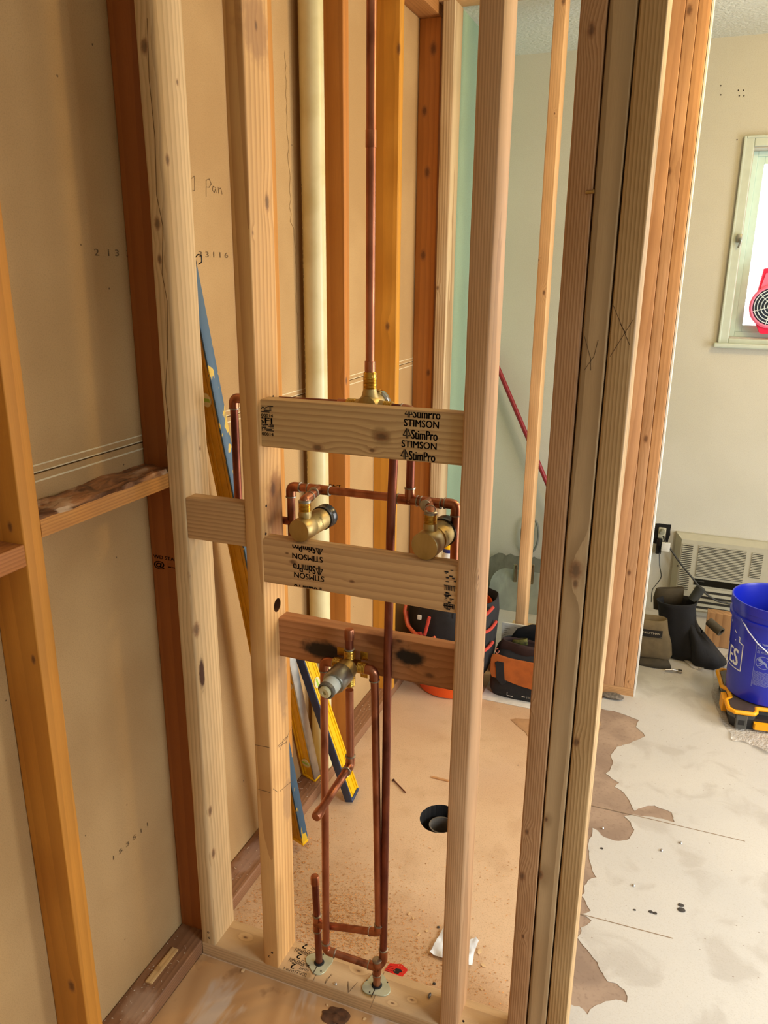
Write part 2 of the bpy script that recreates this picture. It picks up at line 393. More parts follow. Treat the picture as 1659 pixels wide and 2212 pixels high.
obj('window_latch', bm, plain('latch metal', '#8b8d84', .4, .5), win, smooth=True)
# unseen sides of the room with the bright doorway on the right
bm = bmesh.new(); box(bm, (3, -2.6, 0), (3.12, -1.3, CEIL)); box(bm, (3, -1.3, 0), (3.12, -.4, 1.1)); box(bm, (3, -1.3, 2.05), (3.12, -.4, CEIL)); box(bm, (3, -.4, 0), (3.12, .45, CEIL)); box(bm, (3, 1.85, 0), (3.12, FAR, CEIL)); box(bm, (3, .45, 2.05), (3.12, 1.85, CEIL)); obj('wall_right', bm, M_WALL, kind='structure')
obj('wall_near', B((-.1, -2.72, 0), (3.12, -2.6, CEIL)), M_WALL, kind='structure')
# left wall: two drywall sheets seen from behind, joint between them
wl = obj('wall_left', B((WX-.013, -2.6, .0), (WX, 1.79, 1.2845), .0015), M_DRY, kind='structure')
obj('upper_sheet', B((WX-.013, -2.6, 1.2865), (WX, 1.79, CEIL), .0015), M_DRY, wl)
bm = bmesh.new(); box(bm, (WX-.001, -2.6, 1.2995), (WX+.0006, 1.78, 1.302)); box(bm, (WX-.001, -2.6, 1.2875), (WX+.0006, 1.78, 1.2895)); box(bm, (WX-.001, -2.6, 1.2705), (WX+.0006, 1.78, 1.2735))
obj('edge_tape', bm, M_DRYSEAM, wl)
obj('backing', B((WX-.05, -2.6, 0), (WX-.02, 1.79, CEIL)), M_DARKV, wl)
# printing and pencil on the drywall
def wprint(lay, u, v, h, wd, txt):
    a = on(u, v, 0, WX+.0006); k = Ink(); k.text(txt, 0, wd, 0, h, .0); return k.lay('printing', lambda x, y: V(WX+.0008, a.y+x, a.z+y), lay, wl)
M_FAINT = plain('faint print', '#6d5638', .9)
wprint(M_FAINT, 204, 552, .012, .13, '2  1 3  3  1'); wprint(M_FAINT, 430, 555, .012, .12, '3 3 1 1 6'); wprint(M_FAINT, 3, 545, .014, .008, '1')
wprint(M_FAINT, 245, 1858, .010, .12, '1 5 3 5 1 1'); 
a = on(445, 412, 0, WX+.0007); k = Ink()
for s_ in ([(0, -.012), (.003, .022), (.014, .026), (.020, .016), (.012, .008), (.003, .008)], [(.034, .010), (.026, .012), (.023, .004), (.029, -.001), (.035, .008), (.036, -.001)], [(.044, .012), (.045, -.001), (.047, .008), (.053, .011), (.056, .004), (.057, -.002)]):
    k.stroke(s_, .0012)
k.stroke([(-.045, .02), (-.036, .026), (-.038, -.003), (-.05, -.006)], .001); k.lay('pencil_note', lambda x, y: V(WX+.0008, a.y+x*1.15, a.z+y*1.0), M_FAINT, wl)
P = [on(u+random.uniform(-2.5, 2.5), v, 0, WX+.0006) for u, v in [(616+(v_-100)*.032+(8 if v_ > 480 else 0), v_) for v_ in range(110, 855, 16)]]
k = Ink(); k.stroke([(p.y, p.z) for p in P], .0012); k.lay('paper_crack', lambda x, y: V(WX+.0008, x, y), plain('drywall crack', '#7d6238', .9), wl)
# green board lining the room beyond the framed wall
obj('wall_left', B((.004, 1.785, 0), (.02, FAR, CEIL)), M_MINT, kind='structure')

# ------------------------------------------------------------------ framing lumber
def lumber(name, label, cat, a, b, ax, base, dark, seed, knots=(), r=.003, group=None, ring=.006, contrast=.5, wane=None, stains=(), blot=None, lean=None, wob=.0006, pith=None, tilt=.02):
    a, b = Vector(a), Vector(b)
    loc = Vector(((a.x+b.x)/2, (a.y+b.y)/2, (a.z+b.z)/2)); loc[2] = a.z
    if ax != 2: loc[ax] = a[ax]
    kn = [((on(u, v, axis, val)-loc), kr) for (u, v, axis, val, kr) in knots]
    stn = [((on(u, v, axis, val)-loc), rr, col, s) for (u, v, axis, val, rr, col, s) in stains]
    m = wood(name+' wood', base, dark, ax, seed, kn, ring, contrast, blot=blot, stains=stn, pith=pith, tilt=tilt)
    o = obj(name, board(a, b, ax, r, wob, seed, wane, n=60 if (b-a)[ax] > 1 else 24, lean=lean), m, None, loc, smooth=True)
    return tag(o, label, cat, group)
PA, PAd = '#d6b286', '#b58a5c'          # new pine
AM, AMd = '#c88334', '#a8631c'          # aged amber fir
S = .038; D = .089; PZ = .038; X1, X2, X3, XT = 0, .1757, .6163, .7645
GS = 'studs of the plumbing wall'
def wane1(q, z):
    n = noise.noise(Vector((z*3.1, q*4., 1.7)))
    return .004+max(0, .009*(n+.35)) if q == 3 else (.003+max(0, .006*n) if q == 2 else .003)
stud1 = lumber('wall_stud', 'pale pine stud with long crack and dark bark pocket, leftmost of the plumbing wall', 'wooden stud', (X1, 0, PZ), (X1+S, D, 2.495), 2, '#d6b78c', '#b28d5e', 3,
       [(383, 178, 0, S, .004), (362, 345, 0, S, .007), (345, 560, 1, 0, .006), (432, 968, 0, S, .0035), (408, 1245, 0, S, .008), (425, 1360, 0, S, .012), (454, 1752, 0, S, .009), (461, 1843, 0, S, .009), (312, 100, 1, 0, .009), (340, 483, 1, 0, .008)], wane=wane1,
       stains=[(436, 1455, 0, S, (.03, .011, .046), '#45240f', 1.)], contrast=.5, ring=.010, tilt=.04)
k = Ink(); P = [on(u, v, 1, -.0004) for u, v in ((318, 40), (322, 170), (335, 300), (338, 420), (352, 490), (350, 590), (361, 650), (362, 760), (357, 850), (366, 920), (358, 985))]
for i in range(len(P)-1): k.stroke([(P[i].x, P[i].z), (P[i+1].x, P[i+1].z)], .0012)
k.lay('crack', lambda x, y: V(min(x, .033), -.0003, y), plain('dark crack', '#6a4a2c', .9), stud1)
stud2 = lumber('wall_stud', 'warm pine stud with ringed knot and drilled hole, left side of the brass valves', 'wooden stud', (X2, 0, PZ), (X2+S, D, 2.495), 2, '#d9a96e', '#b67c44', 8,
       [(577, 437, 0, X2+S, .010), (553, 55, 0, X2+S, .006), (590, 1056, 0, X2+S, .014), (546, 503, 0, X2+S, .003), (560, 1420, 0, X2+S, .006)],
       stains=[(553, 60, 0, X2+S, (.03, .05, .06), '#9a6c44', .7), (600, 1110, 0, X2+S, (.02, .05, .10), '#8a5127', .7), (612, 1480, 0, X2+S, (.03, .025, .09), '#8f6c4c', .6), (620, 1725, 0, X2+S, (.03, .02, .07), '#96704e', .5)], contrast=.6, pith=(-.01, .10), ring=.013, tilt=.05)
stud3 = lumber('wall_stud', 'straight-grained pine stud right of the valves, its side face brightly lit', 'wooden stud', (X3, 0, PZ), (X3+S, D, 2.495), 2, '#cda27a', '#a87a50', 12,
       [(1033, 1248, 0, X3+S, .004), (1045, 1425, 0, X3+S, .004)], ring=.0045, contrast=.6, pith=(.2, .01))
# pencil marks, drilled hole and nail heads on stud 2 and stud 3
def onface(par, ax, val, pts, w=.001, name='pencil_mark', mat=None):
    P = [on(u, v, ax, val) for u, v in pts]; k = Ink(); j = 1 if ax == 0 else 0
    k.stroke([(p[j], p.z) for p in P], w)
    return k.lay(name, (lambda x, y: V(val, x, y)) if ax == 0 else (lambda x, y: V(x, val, y)), mat or PENCIL, par)
for q in (((600, 1612), (618, 1596), (630, 1570)), ((602, 1614), (620, 1602)), ((606, 1620), (612, 1598), (622, 1590), (618, 1606)), ((604, 1710), (632, 1686)), ((600, 1711), (590, 1704))):
    onface(stud2, 0, X2+S+.0004, q, .0011)
onface(stud2, 1, -.0004, ((551, 1609), (582, 1615)), .0011); onface(stud2, 1, -.0004, ((558, 1705), (584, 1712)), .0011)
hp = on(599, 1307, 0, X2+S); 
def holes(par, pts, r=.0028, name='nail_hole', mat=None):
    for (u, v, ax, val) in pts:
        p = on(u, v, ax, val); n_ = [0, 0, 0]; n_[ax] = 1 if ax != 1 else -1
        obj(name, L([(r, 0), (r, .0012), (r*.5, .0006)], p-Vector(n_)*.0006, n_, 10), mat or RUST, par, p)
cut_ = obj('cutter', L([(.0150, -.028), (.0150, .01)], hp, (1, 0, 0), 28), M_DARKV); md = stud2.modifiers.new('hole', 'BOOLEAN'); md.object = cut_; md.operation = 'DIFFERENCE'; md.solver = 'EXACT'
me2 = bpy.data.meshes.new_from_object(stud2.evaluated_get(bpy.context.evaluated_depsgraph_get())); stud2.modifiers.clear(); stud2.data = me2; bpy.data.objects.remove(cut_)
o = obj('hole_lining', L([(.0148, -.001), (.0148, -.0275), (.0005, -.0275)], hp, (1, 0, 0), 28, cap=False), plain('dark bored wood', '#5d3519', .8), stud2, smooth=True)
holes(stud2, [(575, 1093, 0, X2+S), (574, 1153, 0, X2+S), (590, 857, 0, X2+S), (582, 2066, 1, 0), (588, 2058, 1, 0)])
holes(stud3, [(1001, 2206, 1, 0)]); holes(stud1, [(450, 2014, 1, 0), (452, 2026, 1, 0)])
# jack posts at the right end
trip = [('jack_stud', 'reddish straight-grained post, left of the three touching near posts', '#b98d66', '#97693f', 21, .0045, [(1278, 65, 1, 0, .007), (1128, 1893, 1, 0, .008), (1130, 2023, 1, 0, .004), (1138, 1797, 1, 0, .005), (1144, 1525, 1, 0, .004)], (.3, .02)),
        ('jack_stud', 'greyish tan post with a double knot, middle of the three touching near posts', '#b99a74', '#957650', 22, .012, [(1243, 1232, 1, 0, .013), (1243, 1260, 1, 0, .006), (1180, 1770, 1, 0, .004), (1167, 1890, 1, 0, .007)], (.05, .12)),
        ('jack_stud', 'tan ribbed-grain post with white lit edge, right of the three touching near posts', '#bf9a6c', '#93703f', 23, .0055, [(1245, 1603, 1, 0, .007)], (.25, -.02))]
for i, (nm, lb, b_, d_, sd, rg, kn, pi_) in enumerate(trip):
    x = XT+i*.0405
    o = lumber(nm, lb, 'wooden post', (x, 0, PZ), (x+S, D, 2.495), 2, b_, d_, sd, kn, ring=rg, contrast=.7, pith=pi_, group='near posts')
    if i == 2:
        onface(o, 1, -.0004, ((1325, 660), (1360, 745)), .0008); onface(o, 1, -.0004, ((1368, 690), (1318, 770)), .0008); onface(o, 1, -.0004, ((1340, 700), (1352, 720)), .0007)
    if i == 1:
        onface(o, 1, -.0004, ((1262, 725), (1276, 775), (1276, 800)), .0008); onface(o, 1, -.0004, ((1292, 735), (1283, 770), (1262, 800)), .0008)
    if i == 0:
        p = on(1273, 416, 1, 0); obj('nail', T([(p.x-.003, -.001, p.z), (p.x-.003, -.004, p.z), (p.x+.008, -.005, p.z+.001)], .0028, 10), plain('bright nail', '#b89a60', .35, .9), o, smooth=True)
# cross blocks of the plumbing wall
def zr(u, v, y): return on(u, v, 1, y).z
blk1 = lumber('cross_block', 'top cross block between the studs, printed upright, under the shower riser valve', 'wooden block', (X2+S, .014, 1.305), (X3, .014+S, 1.397), 0, '#cfac7c', '#a4794a', 31,
      [(686, 967, 1, .014, .008), (804, 973, 1, .014, .0045), (824, 943, 1, .014, .010)], ring=.011, contrast=.6, pith=(.05, .16), group='cross blocks', stains=[(824, 943, 1, .014, (.022, .03, .018), '#8a6a3e', .6)], tilt=.06)
blk2 = lumber('cross_block', 'middle cross block with upside-down printing, below the two brass valves', 'wooden block', (X2+S, .003, 1.028), (X3, .003+S, 1.120), 0, '#d2a878', '#aa7c4f', 32,
      [(760, 1256, 1, .003, .004), (633, 1214, 1, .003, .006), (620, 1195, 1, .003, .003)], ring=.014, contrast=.5, pith=(.08, -.14), group='cross blocks', tilt=.08)
blk3 = lumber('cross_block', 'lowest cross block, reddish with scorch marks, set back behind the mixing valve', 'wooden block', (X2+S, .0565, .836), (X3, .0565+S, .926), 0, '#bb8256', '#94592f', 33,
      [(928, 1459, 1, .0565, .008), (862, 1385, 1, .0565, .006)], ring=.012, contrast=.5, pith=(.1, .1), group='cross blocks',
      stains=[(700, 1405, 1, .0565, (.055, .03, .022), '#1c0d06', 1.), (884, 1420, 1, .0565, (.036, .03, .022), '#150b06', 1.), (825, 1385, 1, .0565, (.05, .03, .02), '#6d3a1c', .7), (920, 1485, 1, .0565, (.09, .03, .010), '#5a3014', .6)])
blk4 = lumber('cross_block', 'short pine block between the two left studs in front of a copper pipe', 'wooden block', (X1+S, .002, 1.098), (X2, .002+S, 1.186), 0, '#cda577', '#a1774a', 34, ring=.008, contrast=.6, pith=(.1, .2))
NK = Ink()
def stamp_rows(par, y, rows, clip, rot, name='stamp'):
    k = Ink(); x0, x1, z0, z1 = clip
    for (txt, u0, v0, u1, h, mark) in rows:
        p = on(u0, v0, 1, y); xa = p.x; xb = on(u1, v0, 1, y).x; z = p.z
        if mark:
            w = h*.95
            if rot: k.text(txt, xa, xb-w, z, h, .006, 1); k.tree(xb-w*.9, xb, z, h*1.05, 1)
            else: k.tree(xa, xa+w*.9, z, h*1.05); k.text(txt, xa+w, xb, z, h, .006)
        else: k.text(txt, xa, xb, z, h, .004, rot)
    k.clip(x0, x1, z0, z1)
    return k.lay(name, lambda x, z: V(x, y-.0004, z), INK, par)
fx0, fx1 = X2+S+.001, X3-.001
stamp_rows(blk1, .014, [('StimPro', 875, 900.5, 951, .016, 1), ('STIMSON', 873, 920, 948, .0128, 0), ('StimPro', 871, 946, 945, .0165, 1), ('STIMSON', 868, 965, 943, .0122, 0), ('StimPro', 866, 991, 940, .0165, 1), ('STIMSON', 864, 1009, 938, .0122, 0)], (fx0, fx1, 1.3075, 1.3945), 0)
stamp_rows(blk2, .003, [('StimPro', 632, 1189, 697, .0165, 1), ('STIMSON', 632, 1206, 697, .0115, 0), ('StimPro', 634, 1233, 697, .0165, 1), ('STIMSON', 636, 1247, 700, .0115, 0), ('StimPro', 636, 1278, 700, .0165, 1)], (fx0, fx1, 1.0305, 1.1175), 1)
def code_mark(par, y, u0, u1, v0, x_lo, x_hi, word):
    k = Ink(); rnd = random.Random(int(u0))
    z = on(u0, v0, 1, y).z; xa, xb = on(u0, v0, 1, y).x, on(u1, v0, 1, y).x
    for s_, zz in enumerate((z, z-.036)):
        for j in range(5):
            for q in range(7):
                if rnd.random() < .7: x = xa+(xb-xa)*q/7; k.stroke([(x, zz-j*.0028), (x+(xb-xa)/8, zz-j*.0028)], .0018)
        k.text('00014', xa+.002, xb-.001, zz-.021, .006, .02)
    k.text(word, xa-.004, xb-.003, z-.034, .012, .03)
    k.clip(x_lo, x_hi, y and 1.0 or 1.0, 2)
    return k.lay('stamp', lambda x, zq: V(x, y-.0004, zq), INK, par)
code_mark(blk1, .014, 562, 590, 876, fx0, fx1, 'SFI')
k = Ink(); rnd = random.Random(4)
for j in range(26):
    zz = rnd.uniform(1.034, 1.112); xx = rnd.uniform(.592, .612); k.stroke([(xx, zz), (xx+rnd.uniform(.002, .008), zz)], rnd.choice((.0015, .003)))
for z0_ in (1.072, 1.036):
    for j in range(7): k.stroke([(.594+j*.003, z0_), (.594+j*.003, z0_+.008)], .0016)
    k.stroke([(.592, z0_+.009), (.613, z0_+.009)], .0014)
k.clip(fx0, fx1, 1.03, 1.118).lay('stamp', lambda x, z: V(x, .0026, z), INK, blk2)
# left wall framing
GL = 'studs of the left wall'
amb = dict(contrast=.35, ring=.02, r=.0025)
ls = lumber('wall_stud', 'thick amber stud at the left edge of the picture, nearest on the left wall', 'wooden stud', (WX+.0005, -.384, PZ), (0, -.345, 2.495), 2, '#d08c34', '#b06f1e', 41, [(154, 2130, 1, -.384, .010), (72, 1425, 1, -.384, .006), (22, 1138, 1, -.384, .006)], **amb)
lumber('wall_stud', 'dark red-brown stud of the left wall tucked behind the leftmost pine stud', 'wooden stud', (WX+.0005, .029, PZ), (-.001, .067, 2.495), 2, '#a35f28', '#86471a', 42, **amb)
lumber('wall_stud', 'amber stud of the left wall, a sliver showing behind the drilled stud', 'wooden stud', (WX+.0005, .457, PZ), (0, .495, 2.495), 2, '#c98a3e', '#ac6b24', 43, **amb)
s4 = lumber('wall_stud', 'brown stud of the left wall just right of the cream drain pipe', 'wooden stud', (WX+.0005, .885, PZ), (0, .923, 2.495), 2, '#c07a30', '#a0601f', 44, [(748, 822, 0, 0, .008)], **amb)
s5 = lumber('wall_stud', 'wide golden amber stud of the left wall behind the vertical copper riser', 'wooden stud', (WX+.0005, 1.320, PZ), (0, 1.358, 2.495), 2, '#d3932f', '#b4761d', 45, [(837, 705, 1, 1.32, .010), (863, 105, 0, 0, .012)], **amb)
s6 = lumber('wall_stud', 'knotty orange-brown stud of the left wall beside the green board', 'wooden stud', (WX+.0005, 1.737, PZ), (0, 1.775, 2.495), 2, '#bd7834', '#9b5b22', 46,
            [(917, 240, 1, 1.737, .013), (923, 372, 1, 1.737, .014), (914, 551, 1, 1.737, .014), (936, 105, 1, 1.737, .016), (925, 805, 1, 1.737, .010)], **amb)
lumber('top_plate', 'horizontal timber plate along the top of the left wall', 'wooden plate', (WX+.0005, -2.55, 2.496), (0, 1.78, 2.568), 1, '#b27a42', '#8f5a2a', 47, contrast=.4)
lumber('top_plate', 'horizontal timber plate above the plumbing wall', 'wooden plate', (.001, 0, 2.496), (.89, D, 2.568), 0, '#c39a68', '#a2763f', 48)
solep = lumber('sole_plate', 'dusty brown floor plate running along the left wall', 'wooden plate', (WX+.0005, -1.6, 0), (-.001, 1.78, PZ), 1, '#94694a', '#6f4a30', 49, contrast=.5, r=.004,
       stains=[(300, 2170, 2, PZ, (.04, .05, .03), '#c0a287', .5), (370, 2030, 2, PZ, (.05, .04, .03), '#7a5232', .5), (540, 1850, 2, PZ, (.03, .09, .03), '#b59a8c', .5), (640, 1790, 2, PZ, (.03, .05, .03), '#a08a78', .5)])
a = on(352, 2085, 2, PZ)
tag(obj('wood_strip', board((a.x-.009, a.y-.055, PZ), (a.x+.009, a.y+.05, PZ+.004), 1, .001, .001, 5, n=14), wood('strip wood', '#d9b27c', '#b98d55', 1, 5), None, Vector((a.x, a.y, PZ)), smooth=True), 'thin torn wood strip lying on the brown floor plate at lower left', 'wood scrap')
holes(s4, [(727, 1060, 1, .885)], .001)
# grade stamps on the brown studs
def gstamp(par, u, v, y, lines, w, h):
    p = on(u, v, 1, y); k = Ink(); z = 0
    for (tx, hh) in lines: k.text(tx, 0, w, z, hh, .03); z -= h
    k.clip(-.01, w+.01, -1, 1); k.lay('stamp', lambda x, zz: V(min(p.x+x, -.004), y-.0004, p.z+zz), INK, par)
gstamp(s4, 702, 1051, .885, [("DON'T", .010), ('-- 4 @', .010)], .055, .016)
gstamp(bpy.data.objects['wall_stud.004'] if 'wall_stud.004' in bpy.data.objects else s4, 332, 1205, .029, [('WD STAMP', .008), ('@ -- 1', .014)], .072, .020)
def bark(a, b, seed):
    bm = board(a, b, 1, .004, .001, seed, None, 50)
    top = b[2]
    for v in bm.verts:
        if v.co.z > top-.02:
            t_ = (v.co.x-a[0])/(b[0]-a[0])
            v.co.z += noise.noise(v.co*38)*.003+noise.noise(v.co*11+V(3, 1, 0))*.004-.004*max(0, t_-.4)
    return bm
a, b = (WX+.001, -.345, 1.204), (.0, .028, 1.240)
m = wood('bark edged wood', '#c98b46', '#99602a', 1, 51, stains=[], blot='#a5692f')
t = NT('inner bark'); c_ = t.n('TexCoord').outputs['Object']; st = t.n('Mapping', {'Vector': c_, 'Scale': (1, .3, 1)}).outputs[0]
n1 = t.noise(st, 30., 6., 1.2); n2 = t.noise(c_, 16., 4., .5)
c = t.mix(t.mr(n1, .35, .62), lin('#5b3620'), lin('#b0784c')); c = t.mix(t.mr(n2, .56, .66, 0, .75), c, lin('#cfae8c')); c = t.mix(t.mr(n2, .30, .42, .8, 0), c, lin('#3e2417'))
t.set('Base Color', c); t.set('Roughness', .42); t.bump(n1, .9, .006); M_BARK = t.m
bm = bmesh.new()
n_, mm = 46, 14
g = [[None]*(mm+1) for _ in range(n_+1)]
for i in range(n_+1):
    for j in range(mm+1):
        y = a[1]+(b[1]-a[1])*i/n_; x = a[0]+(b[0]-a[0])*j/mm
        z = b[2]+noise.noise(V(x*30, y*14, 2))*.006+noise.noise(V(x*90, y*50, 5))*.003
        if j == mm: z = b[2]-.006+noise.noise(V(7, y*20, 1))*.003; 
        g[i][j] = bm.verts.new((x, y, z))
for i in range(n_): ring_faces(bm, g[i], g[i+1], False)
for f in bm.faces: f.material_index = 1
lo = [(bm.verts.new((a[0], a[1]+(b[1]-a[1])*i/n_, a[2])), bm.verts.new((b[0], a[1]+(b[1]-a[1])*i/n_, a[2]))) for i in range(n_+1)]
for i in range(n_):
    bm.faces.new((g[i][mm], g[i+1][mm], lo[i+1][1], lo[i][1])); bm.faces.new((g[i][0], lo[i][0], lo[i+1][0], g[i+1][0])); bm.faces.new((lo[i][0], lo[i][1], lo[i+1][1], lo[i+1][0]))
bm.faces.new(g[0]+[lo[0][1], lo[0][0]]); bm.faces.new(g[n_][::-1]+[lo[n_][0], lo[n_][1]])
tag(obj('fire_block', bm, [m, M_BARK], None, Vector((-.04, a[1], a[2])), smooth=True), 'amber horizontal block with rough bark top between the left wall studs', 'wooden block')
lumber('fire_block', 'flat amber block at the far left edge, ending against the nearest stud', 'wooden block', (WX+.001, -1.0, 1.166), (0, -.385, 1.204), 1, '#b0703a', '#8d5122', 52)
# framed wall at the back
YB = 1.70
lumber('nailer_stud', 'slim pale whitish stud standing left of the green board', 'wooden stud', (.018, YB, 0), (.062, YB+.10, 2.532), 2, '#d9c09c', '#b08a62', 61, [(945, 622, 1, YB, .006)], contrast=.8, ring=.009, pith=(.2, 0))
lumber('wall_stud', 'slim pale stud with a white lit edge in front of the red pole', 'wooden stud', (.404, YB, PZ), (.444, YB+.075, 2.532), 2, '#d8ae7f', '#b98a5a', 62, [(1175, 632, 1, YB, .006), (1164, 562, 1, YB, .003), (1217, 3, 1, YB, .008), (1198, 245, 1, YB, .003)], contrast=.4)
lumber('top_plate', 'timber plate along the top of the rear framed wall', 'wooden plate', (.001, YB, 2.5325), (.90, YB+D, 2.569), 0, '#cda878', '#a98252', 63)
lumber('sole_plate', 'timber floor plate under the rear framed wall and red-brown posts', 'wooden plate', (.30, YB, 0), (.897, YB+D, PZ), 0, '#cc9c6c', '#a97a4c', 64)
for i, (lb, b_, sd, kn) in enumerate([('red-brown fir post, left of the three rear posts', '#c9976c', 71, []), ('red-brown fir post with oval knots, middle of the three rear posts', '#c6986f', 72, [(1489, 22, 1, YB, .012), (1445, 370, 1, YB, .010), (1395, 948, 1, YB, .010), (1359, 1237, 1, YB, .009), (1338, 1345, 1, YB, .004)]), ('orange fir post with smooth edge, right of the three rear posts', '#cd9a6a', 73, [(1357, 1473, 1, YB, .004)])]):
    x = .782+i*.0382; xl = x if i else .762
    lumber('jack_stud', lb, 'wooden post', (xl, YB, PZ), (x+.0375, YB+D, 2.532), 2, b_, '#a06a44', sd, kn, contrast=.35, ring=.012, group='rear posts')
tag(obj('drywall_strip', B((.8975, YB+.004, 0), (.9035, YB+D+.02, 2.532), .0005), plain('white gypsum', '#e6e2d6', .8, var=.01), None, Vector((.9, YB, 0))), 'white drywall end strip on the side of the rear posts', 'drywall strip')
# plumbing wall floor plate with its printing
plate = lumber('sole_plate', 'new pine floor plate of the plumbing wall carrying the copper pipes', 'wooden plate', (.001, 0, 0), (.89, D, PZ), 0, '#cfae86', '#a98560', 81, [(530, 2025, 2, PZ, .004), (774, 2097, 2, PZ, .004), (890, 2160, 2, PZ, .0035), (848, 2167, 2, PZ, .003)], ring=.008, contrast=.45, pith=(.02, .2),
       stains=[(795, 2145, 2, PZ, (.02, .015, .02), '#8c6a2c', .8), (663, 2107, 2, PZ, (.012, .01, .02), '#8c6a3c', .6)])
k = Ink()
x0 = .226
for r_ in range(3):
    y = .010+r_*.031
    k.text('134  STIMSON', x0, x0+.060, y+.0165, .0088, .0, 1); k.text('KD-HT', x0+.034, x0+.058, y+.007, .0062, .0, 1); k.text('2', x0+.012, x0+.023, y+.001, .0145, .01, 1)
    bx0, bx1, by0, by1 = x0+.030, x0+.058, y-.009, y+.001
    k.stroke([(bx0, by0), (bx1, by0), (bx1, by1), (bx0, by1), (bx0, by0)], .0009); k.text('DRY', bx0+.003, bx1-.003, by0+.002, .006, .0, 1)
    k.text('D.FIR-L', x0-.002, x0+.026, y-.008, .006, .0, 1)
k.clip(X2+S+.002, .30, .0015, D-.0015).lay('stamp', lambda x, y: V(x, y, PZ+.0004), INK, plate)
def on_plate(pts, w=.0009): 
    k = Ink(); P = [on(u, v, 2, PZ) for u, v in pts]; k.stroke([(p.x, p.y) for p in P], w); k.lay('pencil_mark', lambda x, y: V(x, y, PZ+.0004), PENCIL, plate)
for q in (((702, 2126), (716, 2104)), ((718, 2106), (706, 2114), (702, 2124)), ((752, 2120), (753, 2144), (772, 2122)), ((750, 2146), (752, 2122)), ((800, 2178), (830, 2100)), ((676, 2120), (690, 2090))): on_plate(q)
# ------------------------------------------------------------------ plumbing
def m_metal(name, col, col2, rough=.32, metal=1., sc=30., amt=.7, dark='#2a1710', bump=.05):
    t = NT(name); co_ = t.n('TexCoord').outputs['Object']
    st = t.n('Mapping', {'Vector': co_, 'Scale': (1, 1, .35)}).outputs[0]
    n = t.noise(st, sc, 5., .4); c = t.mix(t.mr(n, .35, .65), lin(col), lin(col2))
    d = t.mr(t.noise(st, sc*.6, 4., .3), .53, .68, 0, amt)
    t.set('Base Color', t.mix(d, c, lin(dark))); t.set('Metallic', metal)
    t.set('Roughness', t.math('ADD', t.math('MULTIPLY', n, .25), rough-.08)); t.bump(t.noise(co_, 400., 2.), bump); return t.m
M_CU = m_metal('copper pipe', '#b5775a', '#965d44', .36, dark='#553225', amt=.75)
M_CUD = m_metal('dull dark copper', '#8e5440', '#6e3f32', .42, dark='#4a2a22', amt=.8)
M_CUF = m_metal('copper fitting', '#bd7f60', '#a0674b', .30, dark='#74402c', amt=.6)
M_SOL = m_metal('solder', '#b9b2a4', '#8f8678', .38, amt=.2)
M_BR = m_metal('brass casting', '#bda672', '#a38d5a', .42, dark='#6b5630', amt=.4, sc=18)
M_BRS = m_metal('bright brass', '#c9a04a', '#b08634', .25, amt=.2)
M_NI = m_metal('nickel plated brass', '#b8ad94', '#9c917c', .25, amt=.25)
M_CHR = plain('polished chrome', '#c9cdd0', .08, 1., .02)
M_BLK = plain('glossy black plastic', '#14161a', .25, var=.05)
M_PLATE = plain('galvanized flange', '#b9bca0', .45, .35)
R0 = .0084; R1 = .0101
def sleeve(bm, p, d, l=.018, r=R1):
    p, d = Vector(p), Vector(d).normalized(); return tube(bm, [p, p+d*l], r, 18)
def ring(bm, p, d, r=R1):
    d = Vector(d).normalized(); return lathe(bm, [(r-.002, -.0022), (r+.0009, -.0012), (r+.0012, 0), (r+.0009, .0012), (r-.002, .0022)], Vector(p), d, 18)
def run(name, label, pts, mat=None, cat='copper pipe', group=None, r=R0, ends=(), loc=None):
    o = obj(name, T(pts, r, 18, .014), mat or M_CU, None, Vector(loc or pts[-1]), smooth=True); return tag(o, label, cat, group)
def elbow(par, a, c, b, l=.022):
    a, c, b = Vector(a), Vector(c), Vector(b); d1 = (a-c).normalized(); d2 = (b-c).normalized()
    o = obj('elbow', T([c+d1*l, c, c+d2*l], R1, 18, .015), M_CUF, par, Vector(c), smooth=True)
    bm = bmesh.new(); ring(bm, c+d1*l, d1); o2 = obj('solder_ring', bm, M_SOL, o, c+d1*l, smooth=True)
    bm = bmesh.new(); ring(bm, c+d2*l, d2); obj('solder_ring', bm, M_SOL, o, c+d2*l, smooth=True); return o
def tee(par, c, dirs, l=.024):
    c = Vector(c); bm = bmesh.new()
    for d in dirs: tube(bm, [c-Vector(d).normalized()*.004, c+Vector(d).normalized()*l], R1, 18)
    bmesh.ops.create_icosphere(bm, subdivisions=2, radius=R1, matrix=Matrix.Translation(c))
    o = obj('tee', bm, M_CUF, par, c, smooth=True)
    for d in dirs:
        d = Vector(d).normalized(); bm = bmesh.new(); ring(bm, c+d*l, d); obj('solder_ring', bm, M_SOL, o, c+d*l, smooth=True)
    return o
def capend(par, p, d):
    p, d = Vector(p), Vector(d).normalized(); bm = bmesh.new()
    lathe(bm, [(R1, -.022), (R1, -.003), (R1*.85, 0), (.0005, .001)], p, d, 20); return obj('end_cap', bm, M_CUF, par, p, smooth=True)
YU = .100
